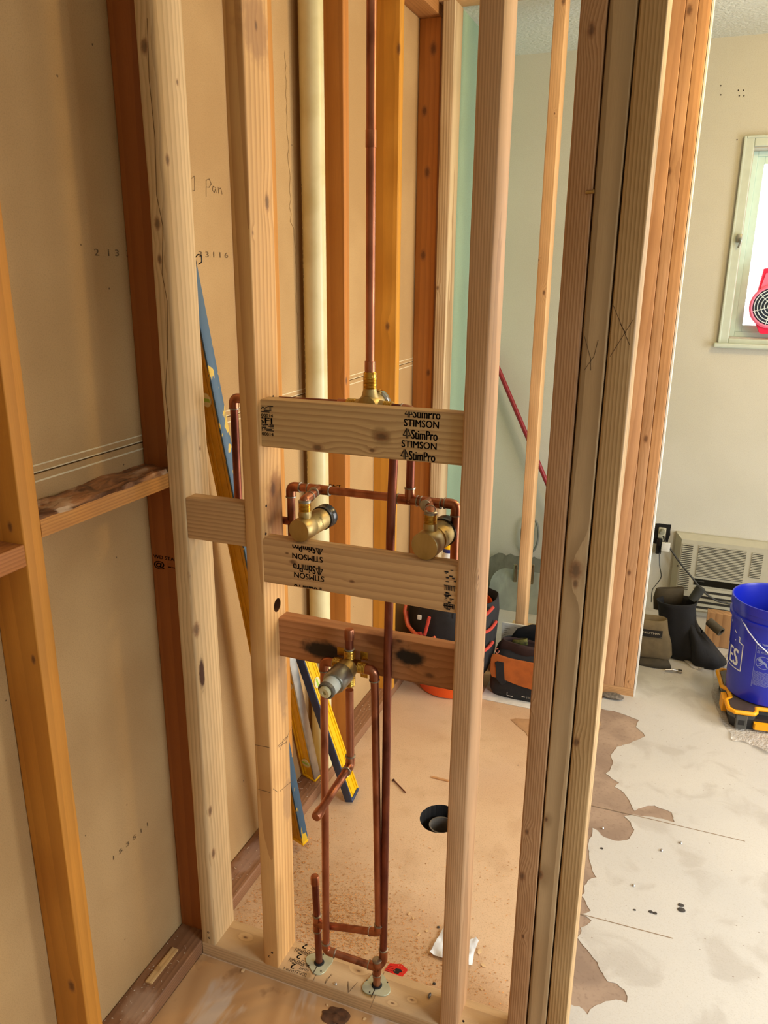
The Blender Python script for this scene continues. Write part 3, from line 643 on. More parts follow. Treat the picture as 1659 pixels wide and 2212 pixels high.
# riser to the shower head
vu = on(799, 852, 1, YU); zu = 1.384
rt = V(on(797, 400, 1, YU).x, YU, 0)
riser = run('copper_pipe', 'tall vertical copper riser rising from the top brass valve out of the picture', [(vu.x, YU, 2.49), (vu.x, YU, zu+.062)])
c = V(vu.x, YU, on(797, 300, 1, YU).z); obj('coupling', T([c-V(0, 0, .014), c+V(0, 0, .014)], R0+.0011, 18), M_CUF, riser, c, smooth=True)
obj('coupling', T([(vu.x, YU, zu+.060), (vu.x, YU, zu+.085)], R1, 18), M_CUF, riser, V(vu.x, YU, zu+.06), smooth=True)
def threads(bm, c, d, r, l, n=7):
    pr = [(r*.93, 0)]
    for i in range(n): pr += [(r, l*(i+.3)/n), (r*.93, l*(i+.8)/n)]
    return lathe(bm, pr+[(r*.93, l)], c, d, 24)
# upper valve
tv = thing('shower_valve', 'brass valve with chrome ring above the top cross block, feeding the riser', 'valve', (vu.x, YU, zu))
bm = bmesh.new(); c = V(vu.x, YU, zu)
lathe(bm, [(.010, -.022), (.020, -.018), (.024, -.006), (.024, .020), (.021, .030)], c, (0, 1, 0), 32)
lathe(bm, [(.0235, -.004), (.021, .008), (.0150, .022), (.0125, .034)], c, (0, 0, 1), 28)
for sx in (-1, 1): lathe(bm, [(.017, 0), (.0135, .018), (.0115, .030)], c, (sx, 0, 0), 24)
obj('valve_body', bm, M_BR, tv, c, smooth=True)
bm = threads(bmesh.new(), c+V(0, 0, .033), (0, 0, 1), .0135, .022, 8); lathe(bm, [(.0125, 0), (.0125, .008), (.011, .010)], c+V(0, 0, .055), (0, 0, 1), 20); obj('threaded_neck', bm, M_BRS, tv, c+V(0, 0, .033), smooth=True)
cc = c+V(.0, .030, .0); bm = L([(.022, 0), (.0265, .002), (.0265, .014), (.0235, .018), (.021, .016)], cc, (0, 1, 0), 36); obj('chrome_ring', bm, M_CHR, tv, cc, smooth=True)
bm = L([(.020, 0), (.0215, .002), (.0215, .012), (.017, .012), (.016, .03)], c+V(0, .028, 0), (0, 1, 0), 30); obj('bonnet', bm, M_BR, tv, c+V(0, .028, 0), smooth=True)
for sx in (-1, 1):
    bm = threads(bmesh.new(), c+V(sx*.029, 0, 0), (sx, 0, 0), .0125, .018, 6); obj('threaded_port', bm, M_BRS, tv, c+V(sx*.029, 0, 0), smooth=True)
bm = L([(.006, 0), (.006, .022), (.0045, .022), (.0045, .018)], c+V(.012, -.018, -.002), (.75, -.55, .0), 16); obj('service_stop', bm, M_NI, tv, c+V(.012, -.018, -.002), smooth=True)
# supply pipe behind the left stud
ex = on(505, 866, 1, YU)
lp = [(vu.x-.046, YU, zu), (ex.x, YU, zu-.004), (ex.x, YU, 1.13), (.2335, YU, 1.13)]
sp = run('copper_pipe', 'copper pipe running behind the top block and turning down between the two left studs', lp, M_CUD, loc=lp[0])
elbow(sp, lp[0], lp[1], lp[2])
obj('coupling', T([V(*lp[0])+V(.004, 0, 0), V(*lp[0])-V(.020, 0, 0)], R1, 18), M_CUF, sp, V(*lp[0]), smooth=True)
# manifold feeding the two lower valves
zm = 1.206; eL = on(628, 1052, 1, YU); eR = on(985, 1096, 1, YU)
tL = on(689, 1062, 1, YU).x; tM = on(885, 1084, 1, YU).x; tR = on(927, 1090, 1, YU).x
mp = [(eL.x, YU, 1.06), (eL.x, YU, zm), (eR.x, YU, zm+.002), (eR.x, YU, 1.05)]
man = run('copper_manifold', 'horizontal copper pipe with elbows joining the two middle brass valves', mp, loc=(tM, YU, zm))
elbow(man, mp[0], mp[1], mp[2]); elbow(man, mp[1], mp[2], mp[3])
DV = V(0, -1, 0)
def neckpipe(tx, vx, vy, zt):                       # branch toward the camera, elbow down into a valve neck
    p = [V(tx, YU, zm), V(vx, vy, zm-.004), V(vx, vy, zt)]
    o = obj('branch_pipe', T(p, R0, 18, .012), M_CU, man, p[1], smooth=True)
    e = obj('elbow', T([p[0]*.35+p[1]*.65, p[1], p[1]*.5+p[2]*.5], R1, 18, .013), M_CUF, man, p[1], smooth=True)
    obj('solder_ring', ring(bmesh.new(), p[0]*.35+p[1]*.65, p[0]-p[1]), M_SOL, e, p[1], smooth=True)
tee(man, (tL, YU, zm), ((1, 0, 0), (-1, 0, 0), (0, -1, 0))); tee(man, (tM, YU, zm), ((1, 0, 0), (-1, 0, 0), (0, 0, 1))); tee(man, (tR, YU, zm), ((1, 0, 0), (-1, 0, 0), (0, -1, 0)))
dp = [(vu.x+.046, YU, zu), (tM+.002, YU, zu-.003), (tM, YU, zm+.024)]
d_ = run('copper_pipe', 'short vertical copper pipe dropping from the top valve to the horizontal pipe', dp, M_CUD, loc=dp[2]); elbow(d_, *dp)
def stopvalve(label, p, r, length, neck, seed, letters):
    """round brass valve lying front to back, closed brass end to the viewer and black cap at the back"""
    t = thing('volume_valve', label, 'valve', p, 'brass valves on the middle block'); c = Vector(p); ax = V(.10, 1, .03).normalized()
    bm = bmesh.new()
    lathe(bm, [(r*.3, 0), (r*.955, 0), (r, .0022), (r, .034), (r*.92, .037), (r*.92, .041), (r*.98, .043), (r*.98, .070), (r*.95, .086)], c, ax, 44)
    nb = c+ax*neck
    lathe(bm, [(r*.45, r*.6), (.0135, r+.003), (.0120, r+.011)], nb, (0, 0, 1), 26)
    lathe(bm, [(.004, 0), (.004, .004), (.0015, .0055)], c+ax*.05+V(-r*.2, 0, r*.9), (0, 0, 1), 12)
    obj('valve_body', bm, M_BR, t, c, smooth=True)
    bm = threads(bmesh.new(), nb+V(0, 0, r+.010), (0, 0, 1), .0125, .018, 7); obj('threaded_neck', bm, M_BRS, t, nb+V(0, 0, r+.01), smooth=True)
    obj('solder_ring', L([(.010, 0), (.0125, .001), (.0125, .005), (.010, .007)], nb+V(0, 0, r+.027), (0, 0, 1), 22), M_SOL, t, nb+V(0, 0, r+.027), smooth=True)
    kk = c+ax*.084; bm = L([(r*.9, 0), (r*1.06, .001), (r*1.06, .006), (r*1.02, .008), (r*1.02, .013), (r*1.06, .015), (r*1.06, .024), (r*.9, .027)], kk, ax, 44)
    obj('black_cap', bm, M_BLK, t, kk, smooth=True)
    # casting letters around the barrel, laid flat; their shade painted as darker brass
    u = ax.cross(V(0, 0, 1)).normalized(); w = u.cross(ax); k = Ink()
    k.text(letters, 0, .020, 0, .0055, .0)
    k.lay('cast_letters', lambda x, y: c+ax*(.050+y)+(u*math.cos(.75-x/r)+w*math.sin(.75-x/r))*(r*.985+.0003), m_metal('cast letter shade', '#6e5f3c', '#5c4e30'), t)
    return nb+V(0, 0, r+.030)
zb = 1.1205
vl = on(646, 1144, 1, .010); r_ = .0235
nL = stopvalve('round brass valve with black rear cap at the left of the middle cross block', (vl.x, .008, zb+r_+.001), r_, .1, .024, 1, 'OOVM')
vr = on(917, 1180, 1, .010); r2 = .0268
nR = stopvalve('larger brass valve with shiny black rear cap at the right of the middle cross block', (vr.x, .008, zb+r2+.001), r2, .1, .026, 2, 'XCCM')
neckpipe(tL, nL.x, nL.y, nL.z-.004); neckpipe(tR, nR.x, nR.y, nR.z-.004)
# long vertical pipe
q = [on(853, 1000, 1, .068), on(848, 1110, 1, .0665), on(838, 1420, 1, .045), on(828, 2058, 1, .055)]
q = [V(q[0].x, .0685, 1.375), V(q[1].x, .058, q[1].z), V(q[2].x, .0445, q[2].z), q[3]]
jog = on(815, 2082, 1, .040)
fR = on(814, 2130, 2, PZ); fR = V(fR.x, .042, PZ)
q += [q[3]+V(0, -.006, -.030), V(fR.x, .041, q[3].z-.038), V(fR.x, .042, PZ-.01)]
# keep straight upper run
lg = tag(obj('copper_pipe', T([q[0], q[1], q[2], q[3]], R0*1.04, 18), M_CUD, None, q[3], smooth=True), 'longest dark copper pipe, passing from the top block down in front of the lowest block', 'copper pipe')
jp = obj('offset_elbow', T([q[3]+V(0, 0, .01), q[3]+V(0, 0, -.024), V(fR.x, .042, q[3].z-.034), V(fR.x, .042, q[3].z-.062)], R1, 18, .016), M_CUF, lg, q[3], smooth=True)
obj('solder_ring', ring(bmesh.new(), q[3]+V(0, 0, .01), (0, 0, 1)), M_SOL, jp, q[3], smooth=True)
zt = on(817, 2090, 1, .042).z
tee(lg, (fR.x, .042, zt), ((-1, 0, 0), (0, 0, 1), (0, 0, -1)), .020)
obj('stub', T([(fR.x, .042, zt), (fR.x, .042, PZ-.006)], R0*1.05, 18), M_CU, lg, (fR.x, .042, PZ), smooth=True)
def flange(label, c, rot):
    pts = []
    for k_ in range(48):
        a_ = 2*PI*k_/48; rr = .031+.005*math.cos(3*(a_+rot)); pts.append((c[0]+rr*math.cos(a_), c[1]+rr*math.sin(a_)*.95))
    bm = prism(bmesh.new(), pts, PZ+.0006, PZ+.0030); bmesh.ops.bevel(bm, geom=[e for e in bm.edges if abs(e.verts[0].co.z-e.verts[1].co.z) < 1e-5 and e.verts[0].co.z > PZ+.002], offset=.0006, segments=1, affect='EDGES')
    o = tag(obj('pipe_flange', bm, M_PLATE, None, Vector((c[0], c[1], PZ))), label, 'pipe flange')
    bm = L([(.0098, PZ+.0031), (.0125, PZ+.0034), (.0105, PZ+.006), (.0088, PZ+.0062)], (c[0], c[1], 0), n=24); obj('collar_teeth', bm, M_DARKV, o, Vector((c[0], c[1], PZ)), smooth=True)
    bm = box(bmesh.new(), (c[0]-.001, c[1]-.0345, PZ+.0026), (c[0]+.001, c[1]-.012, PZ+.0033)); obj('slit', bm, RUST, o, Vector((c[0], c[1], PZ)))
    for a_ in (.4, 2.7, 4.1):
        obj('screw_hole', L([(.0018, 0), (.0018, .0006)], (c[0]+.027*math.cos(a_+rot), c[1]+.025*math.sin(a_+rot), PZ+.0029), n=10), RUST, o, Vector((c[0], c[1], PZ)))
    return o
flange('round galvanized flange with slit where the right copper pipe enters the floor plate', (fR.x, .042), .3)
fL = on(690, 2080, 2, PZ); fL = V(fL.x, .049, PZ)
flange('round galvanized flange where the capped left copper stub enters the floor plate', (fL.x, .049), 1.2)
# capped riser at the left
top = on(680, 1892, 1, .049)
cr = tag(obj('copper_pipe', T([top-V(0, 0, .01), V((top.x+fL.x)/2, .049, .17), V(fL.x, .049, PZ-.006)], R0, 18), M_CUD, None, V(fL.x, .049, PZ), smooth=True), 'short dark capped copper stub standing at the left on the floor plate', 'copper pipe')
capend(cr, top, (0, 0, 1))
z1 = on(690, 1995, 1, .049).z
xc = top.x+(fL.x-top.x)*(top.z-z1)/(top.z-PZ)
tee(cr, (xc, .049, z1), ((1, 0, 0), (0, 0, 1), (0, 0, -1)), .022)
# mixing valve
mv = on(757, 1436, 1, .035); MX = mv.x; MZ = mv.z
xl = on(700, 1440, 1, .032).x; xr = on(808, 1450, 1, .032).x
bot = on(818, 2014, 1, .049)
pr_ = [(MX+.034, .032, MZ-.001), (xr, .032, MZ-.001), (xr+.001, .036, MZ-.06), (bot.x, .049, bot.z), (xc+.02, .049, z1)]
hot = tag(obj('copper_pipe', T(pr_, R0, 18, .014), M_CU, None, V(bot.x, .049, bot.z), smooth=True), 'copper pipe from right port of mixing valve down across to the capped stub', 'copper pipe')
elbow(hot, pr_[0], pr_[1], pr_[2]); elbow(hot, pr_[2], pr_[3], pr_[4])
zl = on(706, 2050, 1, .034).z
pl_ = [(MX-.034, .032, MZ-.001), (xl, .032, MZ-.001), (on(706, 2050, 1, .034).x, .030, zl), (fR.x-.018, .041, zt)]
cold = tag(obj('copper_pipe', T(pl_, R0, 18, .014), M_CU, None, V(pl_[2][0], .03, zl), smooth=True), 'copper pipe from left port of mixing valve down across to the right flange', 'copper pipe')
elbow(cold, pl_[0], pl_[1], pl_[2]); elbow(cold, pl_[1], pl_[2], pl_[3])
pm = on(757, 1652, 1, .030); 
# the spout stub runs toward the viewer; find where it ends
ye = min((abs(on(682, 1766, 1, y_).x-MX)+0*y_, y_) for y_ in [.03-i*.005 for i in range(40)])[1]
pe = on(682, 1766, 1, ye)
ps = [(MX, .030, MZ-.055), (pm.x, .030, pm.z), (pe.x, ye, pe.z)]
spo = tag(obj('copper_pipe', T(ps, R0, 18, .012), M_CU, None, V(*ps[1]), smooth=True), 'copper pipe below the mixing valve bending forward into a capped spout stub', 'copper pipe')
elbow(spo, *ps); capend(spo, V(*ps[2]), V(*ps[2])-V(*ps[1]))
mvt = thing('mixing_valve', 'chrome and brass mixing valve with white cartridge in front of the scorched block', 'valve', (MX, .034, MZ))
c = V(MX, .034, MZ); fr = on(690, 1487, 1, -.075); ax = (V(MX-.012, -.088, MZ-.014)-V(MX, .02, MZ)).normalized()
bm = L([(.014, -.006), (.0205, -.002), (.0225, .012), (.0225, .030), (.0205, .034)], V(MX, .022, MZ), ax, 36)
obj('valve_body', bm, M_BR, mvt, c, smooth=True)
bm = L([(.0225, 0), (.0240, .002), (.0240, .036), (.0228, .039), (.0190, .039)], V(MX, .022, MZ)+ax*.020, ax, 44); obj('chrome_sleeve', bm, m_metal('satin chrome', '#a9a89e', '#8e8b80', .34, amt=.2), mvt, c, smooth=True)
bm = L([(.0180, 0), (.0180, .016), (.0165, .018), (.0165, .024)], V(MX, .022, MZ)+ax*.056, ax, 40); obj('cartridge', bm, plain('white cartridge plastic', '#d2d5c8', .4, var=.03), mvt, c, smooth=True)
bm = L([(.0170, 0), (.0178, .001), (.0178, .008), (.0150, .009), (.0140, .007)], V(MX, .022, MZ)+ax*.078, ax, 40); obj('lock_ring', bm, plain('grey plastic ring', '#6d6a60', .4), mvt, c, smooth=True)
bm = L([(.0125, 0), (.0125, .012), (.0105, .014), (.0045, .014), (.0040, .009)], V(MX, .022, MZ)+ax*.079, ax, 32); obj('cartridge_stem', bm, plain('ivory stem plastic', '#d9d0a4', .4, var=.03), mvt, c, smooth=True)
bm = bmesh.new()
for p_, d_, l_ in ((c+V(-.018, -.002, 0), (-1, 0, 0), .018), (c+V(.018, -.002, 0), (1, 0, 0), .018), (c+V(0, -.004, .018), (0, 0, 1), .018), (c+V(0, -.004, -.018), (0, 0, -1), .026)):
    threads(bm, p_, d_, .0122, l_, 6)
obj('threaded_ports', bm, M_BRS, mvt, c, smooth=True)
p_ = c+V(0, -.004, .034); o = obj('capped_outlet', T([p_, p_+V(0, 0, .026)], R0, 18), M_CUD, mvt, p_, smooth=True)
obj('solder_ring', ring(bmesh.new(), p_+V(0, 0, .004), (0, 0, 1)), M_SOL, o, p_, smooth=True); capend(o, p_+V(0, 0, .048), (0, 0, 1))
bm = bmesh.new()
for sx in (-1, 1):
    for sz in (-1, 1):
        x, z = MX+sx*.026, MZ+sz*.020
        box(bm, (x-.008, .0445, z-.009), (x+.008, .0465, z+.009), .0006)
box(bm, (MX-.020, .0435, MZ-.010), (MX+.020, .0455, MZ+.010), .0005)
obj('mount_bracket', bm, M_BRS, mvt, c)
# cream drain pipe in the left wall
t = NT('cream plastic pipe'); c_ = t.n('TexCoord').outputs['Object']
t.set('Base Color', t.mix(t.mr(t.noise(c_, 9., 4.), .4, .7), lin('#ded2a2'), lin('#cfc08a'))); t.set('Roughness', .35); M_PVC = t.m
pc = V(-.041, .775, 0)
pv = tag(obj('drain_pipe', L([(.0325, PZ), (.0325, 2.496)], (pc.x, pc.y, 0), n=44), M_PVC, None, V(pc.x, pc.y, PZ), smooth=True), 'thick cream plastic drain pipe standing in the left wall', 'drain pipe')
k = Ink(); rnd = random.Random(3); z = 1.0
while z < 1.85:
    l_ = rnd.uniform(.004, .016); k.stroke([(0, z), (0, z+l_)], .002); z += l_+rnd.uniform(.003, .012)
th0 = math.atan2(CAM.y-pc.y, CAM.x-pc.x)-1.28
k.lay('printed_line', lambda x, y: V(pc.x+.0327*math.cos(th0+x/.03), pc.y+.0327*math.sin(th0+x/.03), y), INK, pv)

# ------------------------------------------------------------------ spirit levels leaning in the left bay
YEL = plain('yellow painted aluminium', '#e6b400', .42, var=.06); NAVY = plain('navy paint', '#25344f', .45, var=.15)
t = NT('chipped blue paint'); c_ = t.n('TexCoord').outputs['Object']; st = t.n('Mapping', {'Vector': c_, 'Scale': (1, 1, .35)}).outputs[0]
t.set('Base Color', t.mix(t.mr(t.noise(st, 55., 3., .5), .60, .63), lin('#34566f'), lin('#d9b22c'))); t.set('Roughness', .5); BLUE = t.m
SIL = plain('brushed aluminium', '#b9bbb8', .35, .8); VIAL = plain('vial housing', '#d9cf9a', .4); GREEN = plain('vial fluid', '#9bc04a', .15, var=.03)
def level(label, p0, p1, wdir, wid, thk, facemat, edgemat, capmat, vials, edge_side=1, face_side=1):
    """box-section level from foot centre p0 to head p1; wide faces along wdir, edge rails in their own colour"""
    p0, p1 = Vector(p0), Vector(p1); ax = (p1-p0).normalized(); w = Vector(wdir); w = (w-ax*w.dot(ax)).normalized(); n = ax.cross(w).normalized()*face_side
    t = thing('spirit_level', label, 'spirit level', p0, 'spirit levels'); H = (p1-p0).length
    M = Matrix(((w.x, n.x, ax.x, 0), (w.y, n.y, ax.y, 0), (w.z, n.z, ax.z, 0), (0, 0, 0, 1))); M = Matrix.Translation(p0)@M
    def put(bm, name, mat, par=None, loc=p0):
        bmesh.ops.transform(bm, matrix=M, verts=bm.verts[:]); return obj(name, bm, mat, par or t, loc, smooth=True)
    bm = bmesh.new(); box(bm, (-wid/2+.006, -thk/2+.003, .012), (wid/2-.006, thk/2-.003, H-.012), .0008)
    for s_ in (-.012, .012): box(bm, (s_-.0012, -thk/2+.001, .014), (s_+.0012, thk/2-.001, H-.014), .0004)
    put(bm, 'web', facemat)
    for s_ in (-1, 1):
        put(B((s_*wid/2-.006 if s_ > 0 else -wid/2, -thk/2, .006), (wid/2 if s_ > 0 else -wid/2+.006, thk/2, H-.006), .001), 'rail', edgemat if s_ == edge_side else facemat)
        put(B((s_*wid/2-(.0065 if s_ > 0 else -.0005), -thk/2-.0006, .012), (s_*wid/2-(-.0005 if s_ > 0 else -.0065)-0, thk/2+.0006, .013), 0), 'rail_joint', facemat) if False else None
    for z0_, z1_ in ((0, .012), (H-.012, H)): put(B((-wid/2-.0005, -thk/2-.0008, z0_), (wid/2+.0005, thk/2+.0008, z1_), .003), 'end_cap', capmat)
    for vz, vr, tilt in vials:
        h_ = put(L([(vr, -thk/2-.0005), (vr, thk/2+.0005)], (0, 0, vz), (0, 1, 0), 28), 'vial_frame', VIAL)
        d_ = V(math.cos(tilt), 0, math.sin(tilt))*vr*.8
        put(T([V(0, 0, vz)-d_, V(0, 0, vz)+d_], thk*.56, 12), 'vial', GREEN, h_, p0)
    return t
# long one with the chipped blue edge
a0 = on(644, 1824, 2, .012); a1 = V(-.054, .172, 1.652)
la = level('longest yellow level with chipped blue edge, leaning behind the two left studs', (a0.x-.004, a0.y+.01, .022), a1, (1, -.30, 0), .062, .024, plain('worn yellow paint', '#c99612', .45, var=.12), BLUE, YEL, [(.25, .016, 0), (1.35, .016, 0)], 1)
b0 = on(656, 1688, 2, PZ)
p0 = V(-.043, .698, PZ+.004)
level('short yellow level with silver edge and green vial standing on the brown floor plate', p0, (-.049, .535, .62), (1, -.28, 0), .054, .028, YEL, SIL, YEL, [(.075, .017, 0), (.42, .017, 1.57)], 1)
c0 = on(765, 1735, 2, 0)
level('yellow level with dark navy edge and navy foot, leaning left on the floor', (.105, .693, .010), (-.037, .597, .62), (0, 1, 0), .060, .026, YEL, NAVY, NAVY, [(.10, .017, .0), (.44, .017, 1.57)], -1)
# hook on top of the long level
pk = la.location; e = V(-.03, .19, 1.66)
obj('hang_loop', T([on(424, 578, 1, .172)]+[on(429+8*math.cos(a_), 560+11*math.sin(a_), 1, .172) for a_ in (2.2, 3.4, 4.6, 5.6, .6, 1.6)], .0012, 8, .003), plain('wire', '#3a3f44', .4, .6), la, e, smooth=True)
# ------------------------------------------------------------------ far room
def proj(P):
    d = Vector(P)-CAM; z = d.dot(FW); return 829.5+FPX*d.dot(RT)/z, 1106-FPX*d.dot(UP)/z
M_AC = plain('putty grey enamel', '#b5b09a', .45, var=.03); M_SLOT = plain('dark slot', '#2c2820', .8)
ya = FAR-.055
ac = thing('wall_heater', 'putty grey wall unit with horizontal louvres low on the far wall behind the blue bucket', 'air conditioner', (1.37, FAR, .03))
xa, za0, za1, xb = 0.988, .030, .428, 1.78
bm = bmesh.new()
v0 = [bm.verts.new(p) for p in ((xa, FAR-.001, za0), (xb, FAR-.001, za0), (xb, FAR-.001, za1), (xa, FAR-.001, za1))]
v1 = [bm.verts.new(p) for p in ((xa, FAR-.022, za0), (xb, FAR-.022, za0), (xb, FAR-.022, za1), (xa, FAR-.022, za1))]
v2 = [bm.verts.new(p) for p in ((xa+.028, ya, za0+.02), (xb-.028, ya, za0+.02), (xb-.028, ya, za1-.022), (xa+.028, ya, za1-.022))]
ring_faces(bm, v0, v1); ring_faces(bm, v1, v2); bm.faces.new(v2); bm.faces.new(v0[::-1])
obj('housing', bm, M_AC, ac, (xa, FAR, za0))
def louvre(x0, x1, z0, z1, n, nm='louvre'):
    back = obj(nm, B((x0, ya-.0015, z0), (x1, ya-.0002, z1)), M_SLOT, ac, (x0, ya, z0))
    bm = bmesh.new(); h = (z1-z0)/n
    for i in range(n):
        z = z0+h*i; box(bm, (x0-.001, ya-.005, z+h*.5), (x1+.001, ya-.0012, z+h))
    obj('slats', bm, M_AC, back, (x0, ya, z0))
z = lambda u, v: on(u, v, 1, ya)
louvre(z(1475, 1176).x, z(1498, 1178).x, z(1464, 1271).z, z(1476, 1174).z, 24)
louvre(z(1511, 1178).x, z(1613, 1192).x, z(1501, 1244).z, z(1512, 1178).z, 20)
louvre(z(1626, 1195).x, z(1650, 1197).x, z(1618, 1247).z, z(1626, 1194).z, 15)
louvre(z(1503, 1262).x, z(1640, 1262).x, .062, z(1520, 1268).z-.004, 4)
xs0, xs1 = z(1500, 1250).x, z(1650, 1250).x; zc1 = z(1502, 1249).z; zc0 = z(1502, 1263).z
o = obj('control_strip', B((xs0, ya-.004, zc0), (xs1, ya-.0005, zc1), .001), plain('black glossy strip', '#15150f', .3), ac, (xs0, ya, zc0))
k = Ink(); k.stroke([(xs0+.01, zc0+.022), (xs0+.045, zc0+.022)], .002); k.lay('strip_text', lambda x, y: V(x, ya-.0044, y), plain('dim print', '#55524a', .6), o)
p = z(1462, 1222); obj('screw', L([(.004, 0), (.003, .002)], (p.x+.004, ya, p.z), (0, -1, 0), 12), RUST, ac, p)
# outlet with its plugs and cords
oc = on(1430, 1153, 1, FAR)
ol = thing('wall_outlet', 'uncovered electrical outlet in a ragged black hole beside the wall unit', 'outlet', oc)
rg = jagged([(oc.x-.038, oc.z-.052), (oc.x+.032, oc.z-.052), (oc.x+.038, oc.z+.052), (oc.x-.034, oc.z+.05)], .005, 3, 4)
bm = prism(bmesh.new(), rg, 0, .0015, lambda x, y, z: V(x, FAR-.0005-z, y)); obj('hole', bm, M_DARKV, ol, oc)
obj('receptacle', B((oc.x-.018, FAR-.008, oc.z-.034), (oc.x+.018, FAR-.002, oc.z+.034), .004), plain('ivory plastic', '#bdb79c', .5), ol, oc, smooth=True)
pg = obj('plug', L([(.013, 0), (.013, .018), (.009, .03)], (oc.x, FAR-.008, oc.z+.016), (0, -1, 0), 20), plain('grey plug', '#8b8a78', .5), ol, oc, smooth=True)
ad = tag(obj('power_adapter', B((oc.x-.020, FAR-.032, oc.z-.098), (oc.x+.006, FAR-.009, oc.z-.018), .004), M_BLK, None, oc, smooth=True), 'black plug adapter hanging from the outlet with a thin cord', 'adapter')
def cordpts(q, y): return [on(u, v, 1, yy) for (u, v), yy in zip(q, y)]
def smoothp(P, n=6):
    out = []
    for i in range(len(P)-1):
        p0 = P[max(i-1, 0)]; p1 = P[i]; p2 = P[i+1]; p3 = P[min(i+2, len(P)-1)]
        for k_ in range(n):
            s = k_/n; out.append(.5*((2*p1)+(-p0+p2)*s+(2*p0-5*p1+4*p2-p3)*s*s+(-p0+3*p1-3*p2+p3)*s**3))
    return out+[P[-1]]
obj('thin_cord', T(smoothp(cordpts([(1424, 1194), (1425, 1222), (1428, 1246), (1418, 1262), (1409, 1275), (1407, 1300)], [2.62, 2.6, 2.56, 2.5, 2.4, 2.3])), .0022, 8), M_BLK, ad, oc, smooth=True)
cd = tag(obj('extension_cord', T(smoothp(cordpts([(1433, 1158), (1438, 1172), (1449, 1187), (1470, 1217), (1500, 1254), (1520, 1278), (1545, 1296), (1570, 1303), (1592, 1306), (1625, 1310)], [2.61, 2.59, 2.58, 2.56, 2.54, 2.54, 2.56, 2.57, 2.58, 2.58])), .0048, 10), plain('grey rubber cord', '#35332d', .5), None, oc, smooth=True), 'grey power cord sagging from the outlet across the wall unit', 'cord')
pl = on(1439, 1182, 1, 2.585)
obj('cord_tag', B((pl.x-.022, 2.575, pl.z-.020), (pl.x+.018, 2.594, pl.z+.024), .003), plain('white tag', '#d8d6cb', .6), cd, oc, smooth=True)
# red fan on the window sill
RED = plain('hot red plastic', '#f0184e', .45, var=.04); PINK = plain('pale red plastic', '#ff7aa2', .45, var=.04)
sy = FAR+.012
def pxz(q, y): return [(lambda p: (p.x, p.z))(on(u, v, 1, y)) for u, v in q]
fan = thing('jobsite_fan', 'red box-shaped fan with round dark grille standing on the window sill', 'fan', (1.24, sy+.04, WB))
def slab(name, q, y0, y1, mat, y=None):
    pts = pxz(q, y or sy); bm = prism(bmesh.new(), pts, y0, y1, lambda a, b, c: V(a, c, b))
    return obj(name, bm, mat, fan, (1.24, sy, WB))
slab('base_housing', [(1626, 682), (1644, 661), (1668, 640), (1700, 650), (1700, 722), (1646, 721), (1641, 720)], sy, sy+.07, RED)
hb = slab('head_housing', [(1651, 580), (1690, 576), (1700, 640), (1637, 630)], sy, sy+.06, RED)
slab('head_panel', [(1655, 590), (1690, 588), (1690, 624), (1643, 622)], sy-.004, sy, PINK)
lb = slab('side_badge', [(1631, 645), (1644, 635), (1644, 652), (1633, 666), (1628, 660)], sy+.01, sy+.03, plain('light blue badge', '#8cc4ea', .5))
pT = on(1635, 651, 1, sy+.009); k = Ink(); k.text('T', -.009, .009, -.012, .024, .04); k.lay('badge_letter', lambda x, y: V(pT.x+x, sy+.0095, pT.z+y), plain('white print', '#f2f6f6', .6), lb)
pf = on(1668, 662, 1, sy); 
gr = obj('fan_grille', L([(.088, .0), (.094, -.010), (.086, -.016), (.080, -.014), (.080, -.002)], (pf.x, sy, pf.z), (0, 1, 0), 48), PINK, fan, (pf.x, sy, pf.z), smooth=True)
obj('fan_opening', L([(.081, -.006), (.079, -.007)], (pf.x, sy, pf.z), (0, 1, 0), 40), plain('dark grille cavity', '#22324a', .5), gr, (pf.x, sy, pf.z))
bm = bmesh.new()
for rr in (.018, .032, .046, .060, .073): tube(bm, [(pf.x+rr*math.cos(a_*PI/16), sy-.012, pf.z+rr*math.sin(a_*PI/16)) for a_ in range(33)], .0022, 6)
for a_ in range(6): tube(bm, [(pf.x, sy-.013, pf.z), (pf.x+.082*math.cos(a_*PI/3+.3), sy-.013, pf.z+.082*math.sin(a_*PI/3+.3))], .0018, 6)
obj('grille_wires', bm, plain('white wire', '#dcebf2', .4), gr, (pf.x, sy, pf.z), smooth=True)

# blue bucket on the organizer case
A_, B_ = on(1576, 1533, 2, .08), on(1549, 1443, 2, .08); fl = V(A_.x, A_.y, 0); e2 = (B_-A_).normalized(); e1 = V(e2.y, -e2.x, 0)
CH = .086
case = thing('organizer_case', 'black and yellow tool organizer case under the blue bucket', 'tool case', fl)
def cf(x, y, z): return fl+e1*x+e2*y+V(0, 0, z)
BLKP = plain('black rugged plastic', '#1b1b1d', .45, var=.1); YP = plain('yellow orange plastic', '#f0a406', .4, var=.04)
CW, CD = .46, (B_-A_).length
def rr(x0, y0, x1, y1, c): return [(x0+c, y0), (x1-c, y0), (x1, y0+c), (x1, y1-c), (x1-c, y1), (x0+c, y1), (x0, y1-c), (x0, y0+c)]
bm = prism(bmesh.new(), rr(.012, .012, CW-.01, CD-.01, .02), .0036, .05, cf); obj('base_shell', bm, BLKP, case, fl)
out = [(.0, .02), (.02, .0), (.085, .0), (.095, .015), (.10, .045), (CW-.09, .045), (CW-.08, .0), (CW-.02, 0), (CW, .02), (CW, CD-.02), (CW-.02, CD), (.02, CD), (0, CD-.02), (0, .19), (.02, .17), (.02, .10), (0, .08)]
